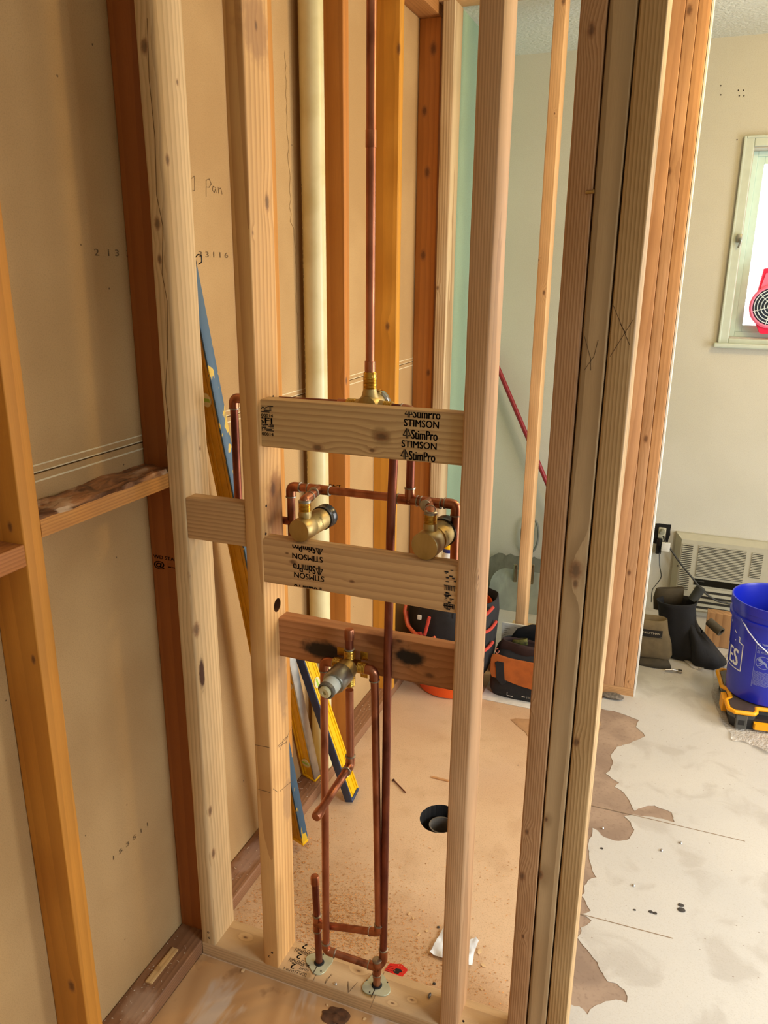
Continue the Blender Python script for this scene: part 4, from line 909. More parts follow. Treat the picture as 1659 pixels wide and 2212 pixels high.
bm = prism(bmesh.new(), out, .05, .074, cf); obj('lid_shell', bm, plain('smoky clear plastic', '#3f3f3c', .2, var=.05), case, fl)
bm = bmesh.new(); tube(bm, [cf(x, y, CH-.012) for x, y in out+[out[0]]], .0085, 10, .006); obj('lid_rim', bm, YP, case, fl, smooth=True)
obj('lid_panel', prism(bmesh.new(), [(x*.965+.008, y*.95+.006) for x, y in out], .074, .080, cf), plain('brownish tinted lid', '#4d4034', .25), case, fl)
bm = prism(bmesh.new(), rr(.09, -.006, CW-.10, .02, .004), .014, .038, cf); obj('front_handle', bm, YP, case, fl)
bm = prism(bmesh.new(), rr(.025, -.008, .065, .01, .003), .012, .066, cf); o = obj('latch', bm, plain('grey latch', '#4c4b47', .4), case, fl)
obj('latch_window', prism(bmesh.new(), rr(.034, -.0095, .056, -.007, .001), .028, .046, cf), BLKP, o, fl)
bm = prism(bmesh.new(), rr(-.008, .10, .012, .16, .003), .016, .066, cf); obj('side_latch', bm, YP, case, fl)
k = Ink(); k.text('18211', 0, .05, 0, .012, .02); k.lay('case_print', lambda x, y: cf(.075-y-.03, .17-x, .0806), plain('pale print', '#a89a80', .6), case)
bc = V(1.191+.158, 1.80, .0815)
bc.x = on(1580, 1275, 1, 1.80).x+.162
t = NT('blue bucket plastic'); t.set('Base Color', lin('#1122b2')); t.set('Roughness', .32); t.set('Coat Weight', .2); M_BB = t.m
BH = .388
bk = thing('bucket', 'blue plastic bucket with white printing standing on the organizer case', 'bucket', bc)
pr = [(.128, 0), (.134, .003), (.1485, BH-.075), (.1575, BH-.073), (.1580, BH-.060), (.1515, BH-.058), (.1530, BH-.035), (.1570, BH-.033), (.1585, BH-.006), (.1580, BH), (.1530, BH), (.1500, BH-.01), (.1300, .008), (.0005, .006)]
obj('bucket_shell', L(pr, bc, n=72, cap=True), M_BB, bk, bc, smooth=True)
def bang(u, z):
    r = .134+.0145*(z/(BH-.075)); best = None; c0_ = math.atan2(CAM.y-bc.y, CAM.x-bc.x)
    for i in range(-90, 91):
        a_ = c0_+math.radians(i); uu, vv = proj(bc+V(r*math.cos(a_), r*math.sin(a_), z)); 
        if best is None or abs(uu-u) < best[0]: best = (abs(uu-u), a_)
    return best[1]
def onb(th0, extra=.0006):
    def f(x, y):
        r = .134+.0145*(y/(BH-.075))+extra; a_ = th0+x/.141; return bc+V(r*math.cos(a_), r*math.sin(a_), y)
    return f
WHT = plain('white bucket print', '#e4e8ec', .6, var=.02); DIM = plain('dim blue white print', '#8f9ac6', .6, var=.04)
# height on the bucket for a picture row at its near-left side
def bz(u, v):
    best = None
    for i in range(0, 330, 2):
        zz = i/1000; uu, vv = proj(bc+V((.134+.04*zz)*math.cos(bang(u, zz)), (.134+.04*zz)*math.sin(bang(u, zz)), zz))
        if best is None or abs(vv-v) < best[0]: best = (abs(vv-v), zz)
    return best[1]
zt_, zb_ = bz(1602, 1395), bz(1600, 1450); th = bang(1604, (zt_+zb_)/2); hgt = zt_-zb_
k = Ink(); w = -.16
k.stroke([(-.004, zb_), (-.004, zt_+.004), (-.022, zt_+.010), (-.022, zt_+.026), (-.052, zt_+.042), (-.09, zt_+.070), (-.128, zt_+.042), (w, zt_+.026), (w, zt_+.010), (w-.018, zt_+.004), (w-.018, zb_)], .0042)
pts = [(-.004-i*.0085, zb_+.0) for i in range(21)]; k.stroke(pts, .0042)
lb_ = k.lay('printed_badge', onb(th), WHT, bk)
k = Ink(); k.text('S', -.047, -.022, zb_+.012, hgt*.66, .03); k.text('E', -.076, -.053, zb_+.012, hgt*.66, .03); k.text('W', -.142, -.100, zb_+.012, hgt*.66, .03); k.text('O', -.172, -.146, zb_+.012, hgt*.66, .03); k.text("'", -.046, -.043, zt_-.002, .012, .03)
k.lay('printed_letters', onb(th), WHT, lb_)
zw1, zw0 = bz(1640, 1384), bz(1640, 1486); tw = bang(1630, (zw0+zw1)/2)
k = Ink(); x1_ = .115; k.stroke([(0, zw0), (0, zw1), (x1_, zw1), (x1_, zw0), (0, zw0)], .0014)
H_ = zw1-zw0
for i, wd in enumerate(('WARNING', 'AVISO', 'ATTENTION')):
    zz = zw1-H_*(.085+.085*i); k.text(wd, .018, .060, zz, .009, .02); k.stroke([(.004, zz), (.009, zz+.009), (.014, zz), (.004, zz)], .0014)
cx_, cz_, cr_ = .030, zw1-H_*.45, .025
k.stroke([(cx_+cr_*math.cos(i*PI/14), cz_+cr_*math.sin(i*PI/14)) for i in range(29)], .0022)
k.poly([(cx_-.012+.007*math.cos(i*PI/5), cz_+.010+.007*math.sin(i*PI/5)) for i in range(10)])
k.stroke([(cx_-.006, cz_+.006), (cx_+.008, cz_-.002)], .009); k.stroke([(cx_+.008, cz_-.002), (cx_+.014, cz_-.014)], .005); k.stroke([(cx_-.004, cz_+.002), (cx_-.014, cz_-.006)], .003); k.stroke([(cx_, cz_), (cx_-.010, cz_-.014)], .003)
k.stroke([(cx_-.016, cz_-.016), (cx_+.018, cz_+.016)], .0018)
rnd = random.Random(5)
for i in range(15):
    zz = zw1-H_*(.66+.021*i); x = .003
    while x < x1_-.008: l_ = rnd.uniform(.005, .02); k.stroke([(x, zz), (min(x+l_, x1_-.003), zz)], .0014); x += l_+.0025
k.lay('warning_label', onb(tw), DIM, bk)
a1_ = bang(1603, BH-.08)
P = [bc+V(.160*math.cos(a1_), .160*math.sin(a1_), BH-.088)]
for i in range(1, 13):
    a_ = a1_+i*(PI*.93)/12; P.append(bc+V(.162*math.cos(a_), .162*math.sin(a_), BH-.088-.20*math.sin(min(1, i/6)*PI/2) if i <= 6 else BH-.288+.2*math.sin((i-6)/6*PI/2)))
q1 = bang(1603, .30); q2 = bang(1634, .2); q3 = bang(1662, .16)
P = [bc+V(.156*math.cos(q1), .156*math.sin(q1), bz(1603, 1334)), bc+V(.158*math.cos((q1+q2)/2), .158*math.sin((q1+q2)/2), (bz(1603, 1334)+bz(1630, 1385))/2), bc+V(.157*math.cos(q2), .157*math.sin(q2), bz(1630, 1385)), bc+V(.157*math.cos(q3), .157*math.sin(q3), bz(1656, 1412)), bc+V(.157*math.cos(q3+.6), .157*math.sin(q3+.6), .14), bc+V(.157*math.cos(q3+1.3), .157*math.sin(q3+1.3), .20), bc+V(.158*math.cos(q1+PI), .158*math.sin(q1+PI), .30)]
obj('wire_handle', T(P, .0022, 8, .02), plain('white coated wire', '#d5d8e0', .35), bk, bc, smooth=True)

# crinkled clear plastic under the case
t = NT('clear crinkled plastic'); t.set('Base Color', lin('#d8d0c4')); t.set('Roughness', .16); t.bump(t.noise(t.n('TexCoord').outputs['Object'], 90., 2.), 1., .01); t.set('Alpha', .6); t.set('IOR', 1.4); M_CLR = t.m
def crumple(name, outline, z, amp, mat, seed, n=26, par=None, flat=False):
    bm = bmesh.new(); vs = [bm.verts.new((x, y, z)) for x, y in outline]; bm.faces.new(vs)
    x0, x1 = min(p[0] for p in outline), max(p[0] for p in outline); y0, y1 = min(p[1] for p in outline), max(p[1] for p in outline)
    for i in range(1, n):
        for co_, no in (((x0+(x1-x0)*i/n, 0, 0), (1, 0, 0)), ((0, y0+(y1-y0)*i/n, 0), (0, 1, 0))):
            bmesh.ops.bisect_plane(bm, geom=bm.verts[:]+bm.edges[:]+bm.faces[:], plane_co=co_, plane_no=no)
    for v in bm.verts:
        s = seed*5.3
        if flat and (lambda q: -.02 < q.dot(e1) < CW+.02 and -.03 < q.dot(e2) < CD+.03)(v.co-fl): v.co.z = .0028; continue
        v.co.z = z+abs(noise.noise(V(v.co.x*16+s, v.co.y*16, 1)))*amp+abs(noise.noise(V(v.co.x*50+s, v.co.y*45, 3)))*amp*.5
    return obj(name, bm, mat, par, None if par else Vector((outline[0][0], outline[0][1], 0)), smooth='all')
pp = [on(u, v, 2, 0) for u, v in ((1546, 1440), (1562, 1420), (1640, 1395), (1760, 1480), (1790, 1640), (1660, 1634), (1600, 1604), (1578, 1600), (1562, 1565), (1536, 1500))]
tag(crumple('plastic_sheet', jagged([(p.x, p.y) for p in pp], .012, 2, 8), .0026, .020, M_CLR, 3, 40, flat=True), 'crumpled clear plastic sheet on the floor under the organizer case', 'plastic sheet')
# board wrapped in plastic behind the bucket
b0_ = on(1545, 1400, 2, 0); 
tag(obj('wrapped_board', board((1.16, 2.30, .003), (1.40, 2.345, .17), 0, .004, .002, 5, n=10), wood('wrapped wood', '#b3875c', '#7f5230', 2, 91, ring=.02, rough=.3), None, Vector((1.28, 2.32, 0)), smooth=True), 'brown board leaning behind the tool pouch and blue bucket', 'board')
# tool pouches
def cloth(bm, secs, n=36, nz=.004, seed=0, wall=.004, fr=16):
    rings = []
    for inner in (0, 1):
        for (cx, cy, cz, rx, ry, tx, sq) in (secs if not inner else secs[::-1]):
            rx_, ry_ = rx-wall*inner, ry-wall*inner; ring_ = []
            for k_ in range(n):
                a_ = 2*PI*k_/n; c_, s_ = math.cos(a_), math.sin(a_)
                x = math.copysign(abs(c_)**sq, c_)*rx_; y = math.copysign(abs(s_)**sq, s_)*ry_
                p_ = V(cx+x, cy+y, cz+x*tx); d_ = noise.noise(V(p_.x*fr+seed, p_.y*fr, p_.z*fr))*nz
                ring_.append(bm.verts.new(p_+V(c_, s_, .3)*d_+V(0, 0, .002*inner)))
            rings.append(ring_)
    for i in range(len(rings)-1): ring_faces(bm, rings[i], rings[i+1])
    bm.faces.new(rings[0][::-1]); bm.faces.new(rings[-1]); return bm
TAN = plain('tan canvas', '#7b6a4c', .9, var=.12, bump=.3); DBK = plain('black cordura', '#17171a', .85, var=.2, bump=.3); OLV = plain('olive webbing', '#4a4232', .85, var=.15, bump=.2)
tp = thing('tool_belt', 'black and tan tool belt with open pouches on the floor beneath the outlet', 'tool belt', (1.02, 2.12, 0))
tb = (1.02, 2.12, 0)
obj('tan_pouch', cloth(bmesh.new(), [(.93, 2.06, .012, .085, .035, 0, .7), (.93, 2.05, .05, .10, .045, 0, .7), (.925, 2.04, .10, .098, .045, 0, .75), (.918, 2.04, .16, .085, .040, 0, .8), (.915, 2.05, .205, .078, .038, .05, .8)], seed=1), TAN, tp, tb, smooth='all')
obj('black_pouch', cloth(bmesh.new(), [(1.10, 2.16, .006, .10, .06, 0, .8), (1.09, 2.16, .04, .115, .07, 0, .8), (1.06, 2.17, .10, .095, .07, -.1, .85), (1.035, 2.18, .17, .080, .065, -.05, .9), (1.022, 2.18, .232, .080, .062, .05, 1.), (1.020, 2.18, .252, .084, .066, .08, 1.)], seed=4, nz=.008), DBK, tp, tb, smooth='all')
obj('back_collar', cloth(bmesh.new(), [(.985, 2.232, .18, .058, .014, .1, 1.), (.985, 2.236, .24, .062, .016, .15, 1.), (.990, 2.235, .285, .058, .018, .2, 1.)], seed=7, nz=.006), OLV, tp, tb, smooth='all')
obj('lower_bag', cloth(bmesh.new(), [(1.17, 2.12, .004, .062, .06, 0, .8), (1.175, 2.12, .04, .075, .07, -.2, .8), (1.15, 2.14, .10, .060, .06, -.6, .9), (1.11, 2.17, .155, .04, .045, -.9, 1.)], seed=9, nz=.014), DBK, tp, tb, smooth='all')
pa, pb_ = on(1494, 1299, 1, 2.20), on(1516, 1268, 1, 2.22)
obj('belt_pad', L([(.012, 0), (.021, .004), (.022, (pb_-pa).length-.006), (.015, (pb_-pa).length)], pa, pb_-pa, 20), plain('dark grey pad', '#2b2c28', .8, bump=.2), tp, tb, smooth=True)
pa, pb_ = on(1531, 1342, 1, 2.14), on(1558, 1366, 1, 2.10)
obj('tool_loop', lathe(bmesh.new(), [(.017, 0), (.019, .001), (.020, (pb_-pa).length), (.014, (pb_-pa).length-.001), (.014, .01)], pa, pb_-pa, 20), OLV, tp, tb, smooth=True)
obj('leather_flap', cloth(bmesh.new(), [(.94, 2.015, .004, .095, .030, 0, .8), (.935, 2.02, .02, .085, .026, .1, .8), (.93, 2.03, .032, .06, .02, .1, .8)], seed=12, nz=.008), OLV, tp, tb, smooth='all')
zl_ = on(1400, 1352, 1, 1.99).z
k = Ink(); k.stroke([(-.062, .013), (.050, .013)], .0016); k.stroke([(-.062, -.013), (.050, -.013)], .0016); k.text('HANDYMAN', -.030, .042, -.002, .009, .01); k.text('TOOLS', -.045, -.012, -.011, .006, .01)
def ontan(x, y, off=.0): 
    a_ = -PI/2+x/.085; c_, s_ = math.cos(a_), math.sin(a_); return V(.92+math.copysign(abs(c_)**.8, c_)*(.087+off), 2.041+math.copysign(abs(s_)**.8, s_)*(.046+off), .158+y)
bm = bmesh.new(); L0 = []; L1 = []
for i in range(17):
    x = -.07+.125*i/16; L0.append(bm.verts.new(ontan(x, -.017, .0025))); L1.append(bm.verts.new(ontan(x, .017, .0025)))
ring_faces(bm, L0, L1, False); o = obj('label_band', bm, plain('dark label', '#241e18', .8), tp, tb, smooth='all')
k.lay('label_print', lambda x, y: ontan(x, y, .0034), plain('cream thread', '#b8ab90', .8), o)
pa = on(1437, 1447, 2, .012); pb_ = on(1470, 1450, 2, .010)
bm = T([pa, (pa+pb_)/2+V(0, 0, .004), pb_], .0045, 10, .01); box(bm, pb_-V(.012, .010, .004), pb_+V(.006, .008, .005), .002)
tag(obj('wrench', bm, plain('worn chrome steel', '#a89f92', .25, .9), None, Vector((pa.x, pa.y, 0)), smooth=True), 'small chrome wrench end poking out in front of the tool belt', 'wrench')
pp = [on(u, v, 2, 0) for u, v in ((1472, 1418), (1490, 1425), (1524, 1442), (1516, 1452), (1492, 1444), (1478, 1432))]
tag(crumple('plastic_bag', [(p.x, p.y) for p in pp], .004, .02, M_CLR, 6, 10), 'small crumpled clear bag on the floor beside the black pouch', 'plastic bag')

# red pole, sheet metal, wire loop against the far wall
tp0 = on(1078, 800, 1, 2.61); tp1 = on(1180, 1040, 1, 2.59); d_ = tp1-tp0
tag(obj('red_pole', T([tp0-d_*.18, tp0+d_*((0-tp0.z)/d_.z)], .0115, 16), plain('red painted pole', '#8e1a26', .4), None, tp0+d_*((0-tp0.z)/d_.z), smooth=True), 'dark red pole leaning diagonally against the far wall', 'pole')
GAL = m_metal('galvanized sheet', '#a2a9a2', '#8f968f', .45, .35, sc=12, amt=.1)
def sheet(q, th, f):
    return prism(bmesh.new(), q, 0, th, f)
y_b, y_t = 2.33, 2.47
def lean(y0, y1, zt2):
    return lambda x, zz, d: V(x, y0+(y1-y0)*zz/zt2+d, zz)
sx0, sx1 = on(1056, 1290, 1, 2.40).x, .46; st_ = on(1100, 1229, 1, 2.46).z
q = [(sx0, .0025), (sx1, .0025), (sx1, st_)]+[(sx0+.07-.07*math.sin(a_), st_-.07+.07*math.cos(a_)) for a_ in [i*PI/16 for i in range(9)]]
gs = tag(obj('metal_scoop', sheet(q, .003, lean(2.34, 2.46, st_)), GAL, None, Vector((.27, 2.34, 0))), 'galvanized sheet metal scoop with rounded corner behind the pale stud', 'metal scoop')
for u in (1114, 1150):
    p = on(u, 1240, 1, 2.44); obj('clip', B((p.x-.010, 2.425, p.z-.055), (p.x+.010, 2.437, p.z+.055), .003), M_NI, gs, p, smooth=True)
    obj('rivet', L([(.006, 0), (.004, .004)], (p.x, 2.427, p.z-.043), (0, -1, 0), 10), M_NI, gs, p, smooth=True)
st2 = on(1100, 1203, 1, 2.56).z
q = [(.04, .0025), (.52, .0025), (.52, st2)]+[(.52-.42*i/20, st2+.005*math.sin(i*2.1)-.004*(i % 2)) for i in range(1, 20)]+[(.075, st2-.03), (.05, st2-.07)]
tag(obj('metal_flashing', sheet(q, .002, lean(2.52, 2.60, st2)), m_metal('dull grey sheet', '#77776a', '#68685c', .6, .2, amt=.2), None, Vector((.27, 2.52, 0))), 'dull grey sheet with scalloped top edge behind the galvanized scoop', 'metal sheet')
lc = on(1141, 1172, 1, 2.6)
tag(obj('wire_loop', T([(lc.x+.045*math.cos(a_), 2.632, lc.z+.03+.10*math.sin(a_)) for a_ in [i*PI/12 for i in range(25)]], .0055, 10), plain('grey rubber loop', '#74766e', .6), None, lc, smooth=True), 'grey cable loop hanging on the far wall behind the pale stud', 'cable')
pw = on(1110, 1334, 2, 0)
tag(obj('scrap_board', board((.30, 2.10, .0025), (.60, 2.20, .02), 0, .002, .001, 3, n=10), wood('scrap wood', '#d8b585', '#b58d5c', 0, 92), None, Vector((.45, 2.15, 0)), smooth=True), 'pale scrap board on the floor behind the pale stud', 'board')
# tool bucket with pocketed liner
bx = V(.185, 1.53, 0)
tb2 = thing('tool_bucket', 'orange bucket wrapped in a black pocket organizer with red trim', 'tool bucket', bx)
ORG = plain('orange plastic', '#d9500f', .4, var=.05); RTR = plain('red orange webbing', '#b33a2a', .8, var=.1)
obj('bucket_shell', L([(.125, .0025), (.132, .006), (.150, .36), (.154, .375), (.148, .375), (.128, .012), (.0005, .01)], bx, n=56), ORG, tb2, bx, smooth=True)
obj('pocket_liner', cloth(bmesh.new(), [(bx.x, bx.y, .085, .150, .145, 0, 1.), (bx.x, bx.y, .16, .166, .165, 0, 1.), (bx.x, bx.y, .27, .176, .172, 0, 1.), (bx.x, bx.y, .35, .174, .17, 0, 1.), (bx.x, bx.y, .40, .168, .165, .05, 1.)], seed=3, nz=.016, n=64), plain('black polyester', '#1b1a1c', .85, var=.15, bump=.2), tb2, bx, smooth='all')
def arc(a0_, a1_, z0_, z1_, sag, r=.190):
    return [bx+V(r*math.cos(a0_+(a1_-a0_)*i/10), r*math.sin(a0_+(a1_-a0_)*i/10), z0_+(z1_-z0_)*i/10-sag*math.sin(PI*i/10)) for i in range(11)]
for (a0_, a1_, z0_, z1_, sag, rad) in ((-2.7, -2.0, .33, .29, .03, .190), (-2.0, -1.55, .285, .27, .02, .191), (-1.5, -.9, .27, .27, .02, .191), (-.8, -.35, .36, .40, .0, .187), (-.7, -.2, .31, .33, .01, .188), (-.8, -.3, .23, .25, .01, .188), (-1.9, -1.8, .29, .37, 0, .189)):
    bm = tube(bmesh.new(), arc(a0_, a1_, z0_, z1_, sag, rad), .0065, 8); obj('trim_tape', bm, RTR, tb2, bx, smooth=True)
obj('carry_strap', T([on(u, v, 1, y_) for (u, v), y_ in zip(((880, 1285), (874, 1320), (880, 1350), (900, 1372), (925, 1384), (940, 1377)), (1.42, 1.40, 1.38, 1.35, 1.34, 1.34))], .007, 10, .02), plain('orange strap', '#b9512c', .6), tb2, bx, smooth=True)
p = on(906, 1334, 1, 1.345); obj('buckle', B(p-V(.008, .004, .008), p+V(.008, .004, .010), .002), plain('white buckle', '#c9c2b4', .4), tb2, bx)
# tools sticking out
tg = 'tools standing in the bucket'
pb2 = on(969, 1190, 1, 1.49)
bt = thing('squeeze_bottle', 'white bottle with yellow cap and navy ring standing in the tool bucket', 'bottle', (pb2.x, 1.49, .02))
obj('bottle_body', L([(.028, 0), (.032, .006), (.032, pb2.z-.08), (.026, pb2.z-.050), (.020, pb2.z-.022)], (pb2.x, 1.49, .02), n=28), plain('white bottle plastic', '#dfe0d8', .4, var=.03), bt, (pb2.x, 1.49, .02), smooth=True)
obj('bottle_ring', L([(.0215, 0), (.0225, .002), (.0225, .012), (.0205, .014)], (pb2.x, 1.49, pb2.z-.003), n=28), plain('navy ring', '#1b2a70', .4), bt, (pb2.x, 1.49, .02), smooth=True)
obj('bottle_cap', L([(.0185, 0), (.0185, .022), (.014, .04), (.006, .046)], (pb2.x, 1.49, pb2.z+.011), n=28), plain('yellow cap', '#f0b800', .4), bt, (pb2.x, 1.49, .02), smooth=True)
for i, (dx, dy, h_, col_, lb2) in enumerate(((.085, -.04, .452, '#3a1c16', 'dark brown tool handle at the right rim of the tool bucket'), (.06, .07, .43, '#27201c', 'black tool handle at the back of the tool bucket'))):
    tag(obj('hand_tool', T([(bx.x+dx*.6, bx.y+dy*.6, .02), (bx.x+dx*1.25, bx.y+dy, h_)], .014, 12), plain('tool grip', col_, .6), None, Vector((bx.x+dx*.6, bx.y+dy*.6, .02)), smooth=True), lb2, 'tool')
# orange and black tool bag
gx0, gx1, gy0, gy1 = .350, .66, 1.490, 1.65
gb = thing('tool_bag', 'orange and black zip tool bag on the floor right of the tool bucket', 'tool bag', (.5, 1.57, 0))
gl = (.5, 1.57, 0); GBK = plain('black bag fabric', '#19191b', .8, var=.15, bump=.2); GOR = plain('orange bag fabric', '#ab5a1e', .8, var=.12, bump=.2)
gxm, gym = (gx0+gx1)/2, (gy0+gy1)/2; hw, hd = (gx1-gx0)/2, (gy1-gy0)/2
obj('bag_body', cloth(bmesh.new(), [(gxm, gym, .003, hw-.01, hd-.01, 0, .45), (gxm, gym, .03, hw, hd, 0, .45), (gxm, gym, .12, hw, hd, 0, .45), (gxm+.004, gym, .19, hw-.008, hd-.008, 0, .5), (gxm+.01, gym+.01, .225, hw-.02, hd-.03, .05, .6)], seed=2, nz=.008, n=64), GBK, gb, gl, smooth='all')
obj('bag_flap', cloth(bmesh.new(), [(gxm+.02, gym+.055, .20, hw-.03, .012, .0, .6), (gxm+.03, gym+.05, .26, hw-.05, .014, .05, .8), (gxm+.05, gym+.04, .290, hw-.08, .014, .05, 1.)], seed=5, nz=.01, n=40), GBK, gb, gl, smooth='all')
yf = gy0-.006
def bagpanel(name, q, mat, off=0., par=None):
    P = [on(u, v, 1, yf) for u, v in q]; bm = prism(bmesh.new(), [(p.x, p.z) for p in P], 0, .010, lambda x, zz, d: V(x, yf-off+d, zz))
    bmesh.ops.bevel(bm, geom=[e for e in bm.edges if max(e.verts[0].co.y, e.verts[1].co.y) < yf-off+.001], offset=.002, segments=2, affect='EDGES')
    return obj(name, bm, mat, par or gb, gl, smooth=True)
op = bagpanel('orange_panel', [(1060, 1422), (1063, 1415), (1072, 1414), (1100, 1424), (1150, 1434), (1190, 1440), (1190, 1500), (1150, 1490), (1120, 1482), (1095, 1470), (1062, 1462), (1058, 1450)], GOR)
bagpanel('handle_strap', [(1069, 1431), (1074, 1428), (1088, 1431), (1089, 1466), (1094, 1474), (1084, 1480), (1072, 1466), (1073, 1448)], GBK, .004, op)
obj('inner_lining', cloth(bmesh.new(), [(gxm-.01, gym-.03, .18, hw-.03, .03, 0, .6), (gxm-.01, gym-.035, .225, hw-.035, .03, 0, .7), (gxm-.01, gym-.035, .238, hw-.045, .03, -.05, .8)], seed=8, nz=.012, n=40), plain('dark maroon lining', '#2e1a16', .85, bump=.2), gb, gl, smooth='all')
obj('zip_ring', T([on(1074+4*math.cos(a_), 1406+5*math.sin(a_), 1, yf-.004) for a_ in [i*PI/6 for i in range(11)]], .0018, 8), plain('salmon cord', '#b06a58', .6), gb, gl, smooth=True)
k = Ink(); p = on(1096, 1500, 1, yf-.0); k.stroke([(p.x, p.z+.014), (p.x, p.z), (p.x+.022, p.z-.001)], .002); p = on(1128, 1503, 1, yf); k.stroke([(p.x, p.z), (p.x+.012, p.z)], .003); k.text('TIF', p.x+.016, p.x+.034, p.z-.004, .009, .02)
k.lay('bag_print', lambda x, y: V(x, gy0-.0125, y), plain('white bag print', '#c8c4ba', .6), gb)
for q in ((1112, 1402), (1122, 1408)):
    pass
p = on(1111, 1401, 1, 1.56); tag(obj('work_glove', cloth(bmesh.new(), [(p.x+.02, 1.565, .215, .03, .014, .1, .8), (p.x+.022, 1.565, .236, .026, .010, .3, 1.)], seed=3, nz=.012, n=20), plain('yellow black glove', '#4a4718', .8, var=.7, sc=60), None, p, smooth='all'), 'yellow and black item inside the open tool bag', 'glove')
pa = on(1085, 1343, 1, 1.68); pbb = on(1156, 1380, 1, 1.68)
pap = tag(obj('paper_booklet', B((pa.x, 1.675, .012), (pbb.x+.05, 1.685, pa.z), .001), plain('white paper', '#c9c6bb', .85, var=.04), None, Vector((pa.x, 1.68, .012))), 'white printed booklet standing between the tool bag and the pale stud', 'booklet')
k = Ink(); rnd = random.Random(8)
for i in range(4):
    for j in range(5): x = pa.x+.012+i*.042; k.stroke([(x, pa.z-.014-j*.010), (x+rnd.uniform(.008, .024), pa.z-.014-j*.010)], .002)
k.lay('print', lambda x, y: V(x, 1.6745, y), plain('grey print', '#6d6a62', .8), pap)
tag(obj('white_mat', B((.33, 1.455, .001), (.62, 1.62, .0024)), plain('white card', '#d9d3c6', .8), None, Vector((.46, 1.5, 0))), 'thin white card under the tool bag', 'card')

# ------------------------------------------------------------------ things on the floor
p = on(856, 2095, 2, 0); pts = [on(u, v, 2, 0) for u, v in ((828, 2100), (842, 2082), (868, 2084), (881, 2096), (868, 2112))]
stk = tag(obj('red_sticker', prism(bmesh.new(), [(q.x, q.y) for q in pts], .0004, .0016), plain('red glossy paper', '#d8201c', .35, var=.04), None, p), 'torn red paper tag with a dark animal print beside the floor plate', 'tag')
pts = [on(u, v, 2, 0) for u, v in ((849, 2098), (856, 2093), (866, 2095), (869, 2101), (863, 2102), (860, 2106), (852, 2103))]
k = Ink(); k.poly([(q.x, q.y) for q in pts]); 
for j in range(4): q0, q1_ = on(832+j*3, 2098-j*3.4, 2, 0), on(846+j*2, 2102-j*4, 2, 0); k.stroke([(q0.x, q0.y), (q1_.x, q1_.y)], .001)
k.lay('print', lambda x, y: V(x, y, .0019), INK, stk)
pts = [on(u, v, 2, 0) for u, v in ((868, 2112), (874, 2104), (878, 2114), (872, 2120))]
WPL = plain('white plastic film', '#dfe3e6', .3, var=.04)
for q, lb2, am in (([(958, 2008), (975, 2012), (975, 2082), (955, 2074), (928, 2063), (940, 2040)], 'white folded plastic wrapper on the floor left of the lit stud', .012), ([(1012, 2035), (1028, 2030), (1034, 2038), (1024, 2062), (1020, 2090), (1012, 2090)], 'translucent white plastic scrap on the floor right of the lit stud', .012)):
    P = [on(u, v, 2, 0) for u, v in q]; tag(crumple('plastic_wrapper', [(a_.x, a_.y) for a_ in P], .004, am, WPL, 4, 14), lb2, 'plastic wrapper')
a_, b_ = on(850, 1685, 2, .004), on(876, 1712, 2, .004)
nl = tag(obj('rusty_nail', T([a_, b_], .0022, 8), plain('rusty steel', '#5d2f1c', .6, .4), None, a_, smooth=True), 'dark rusty nail lying on the shower floor above the drain hole', 'nail')
obj('nail_head', L([(.0045, -.001), (.0045, .001)], a_, b_-a_, 12), plain('nail head steel', '#46281c', .6, .4), nl, a_, smooth=True)
a_ = on(951, 1684, 2, 0); tag(obj('wood_sliver', B((a_.x-.03, a_.y-.004, .0006), (a_.x+.03, a_.y+.004, .004)), plain('sliver wood', '#c08c58', .7), None, a_), 'thin wood sliver on the floor partly behind the lit stud', 'wood scrap')
CHIPM = plain('fresh wood chip', '#e3c08c', .7, var=.15); rnd = random.Random(11)
def chip(u, v, s, zz=0.0, lb2='pale wood chip among the sawdust on the shower floor', grp='wood chips on the shower floor', mat=None):
    p = on(u, v, 2, zz); bm = bmesh.new(); n = 5; rot = rnd.random()*6
    prism(bm, [(s*(1+.5*rnd.random())*math.cos(rot+i*2*PI/n), s*.5*math.sin(rot+i*2*PI/n)*(1+rnd.random())) for i in range(n)], 0, s*.25)
    bmesh.ops.rotate(bm, verts=bm.verts[:], matrix=Matrix.Rotation(rnd.uniform(0, .35), 3, 'X')@Matrix.Rotation(rnd.random()*6, 3, 'Z'))
    mn = min(x.co.z for x in bm.verts)
    bmesh.ops.translate(bm, verts=bm.verts[:], vec=p-V(0, 0, mn-.0006)); return tag(obj('wood_chip', bm, mat or CHIPM, None, p), lb2, 'wood chip', grp)
for u, v, s, lb2 in ((792, 2058, .005, 'pale wood chip on the floor between the two lower copper pipes'), (884, 1975, .0045, 'larger pale wood chip on the shower floor below the drain hole'), (893, 1984, .0035, 'smaller wood chip just right of the larger one below the drain hole'), (905, 2020, .0045, 'wood chip in the sawdust left of the white wrapper'), (922, 2012, .004, 'wood chip touching the corner of the white wrapper'), (690, 1920, .004, 'pale chip on the floor beside the capped copper stub'), (1036, 2058, .006, 'upper curled wood shaving on the floor right of the lit stud'), (1044, 2087, .006, 'lower curled wood shaving on the floor right of the lit stud'), (1040, 2137, .0035, 'tiny white chip right of the lit stud near the floor plate')): chip(u, v, s, 0, lb2, None)
for u, v, s, lb2 in ((525, 2098, .005, 'wood chip against the front edge of the floor plate at left'), (788, 2202, .0045, 'pale wood chip on the plywood right of the broken knot'), (707, 2172, .0035, 'small chip on the plywood above the broken knot')): chip(u, v, s, .002, lb2, None)
STL = plain('bright steel', '#d6d8da', .2, .9); 
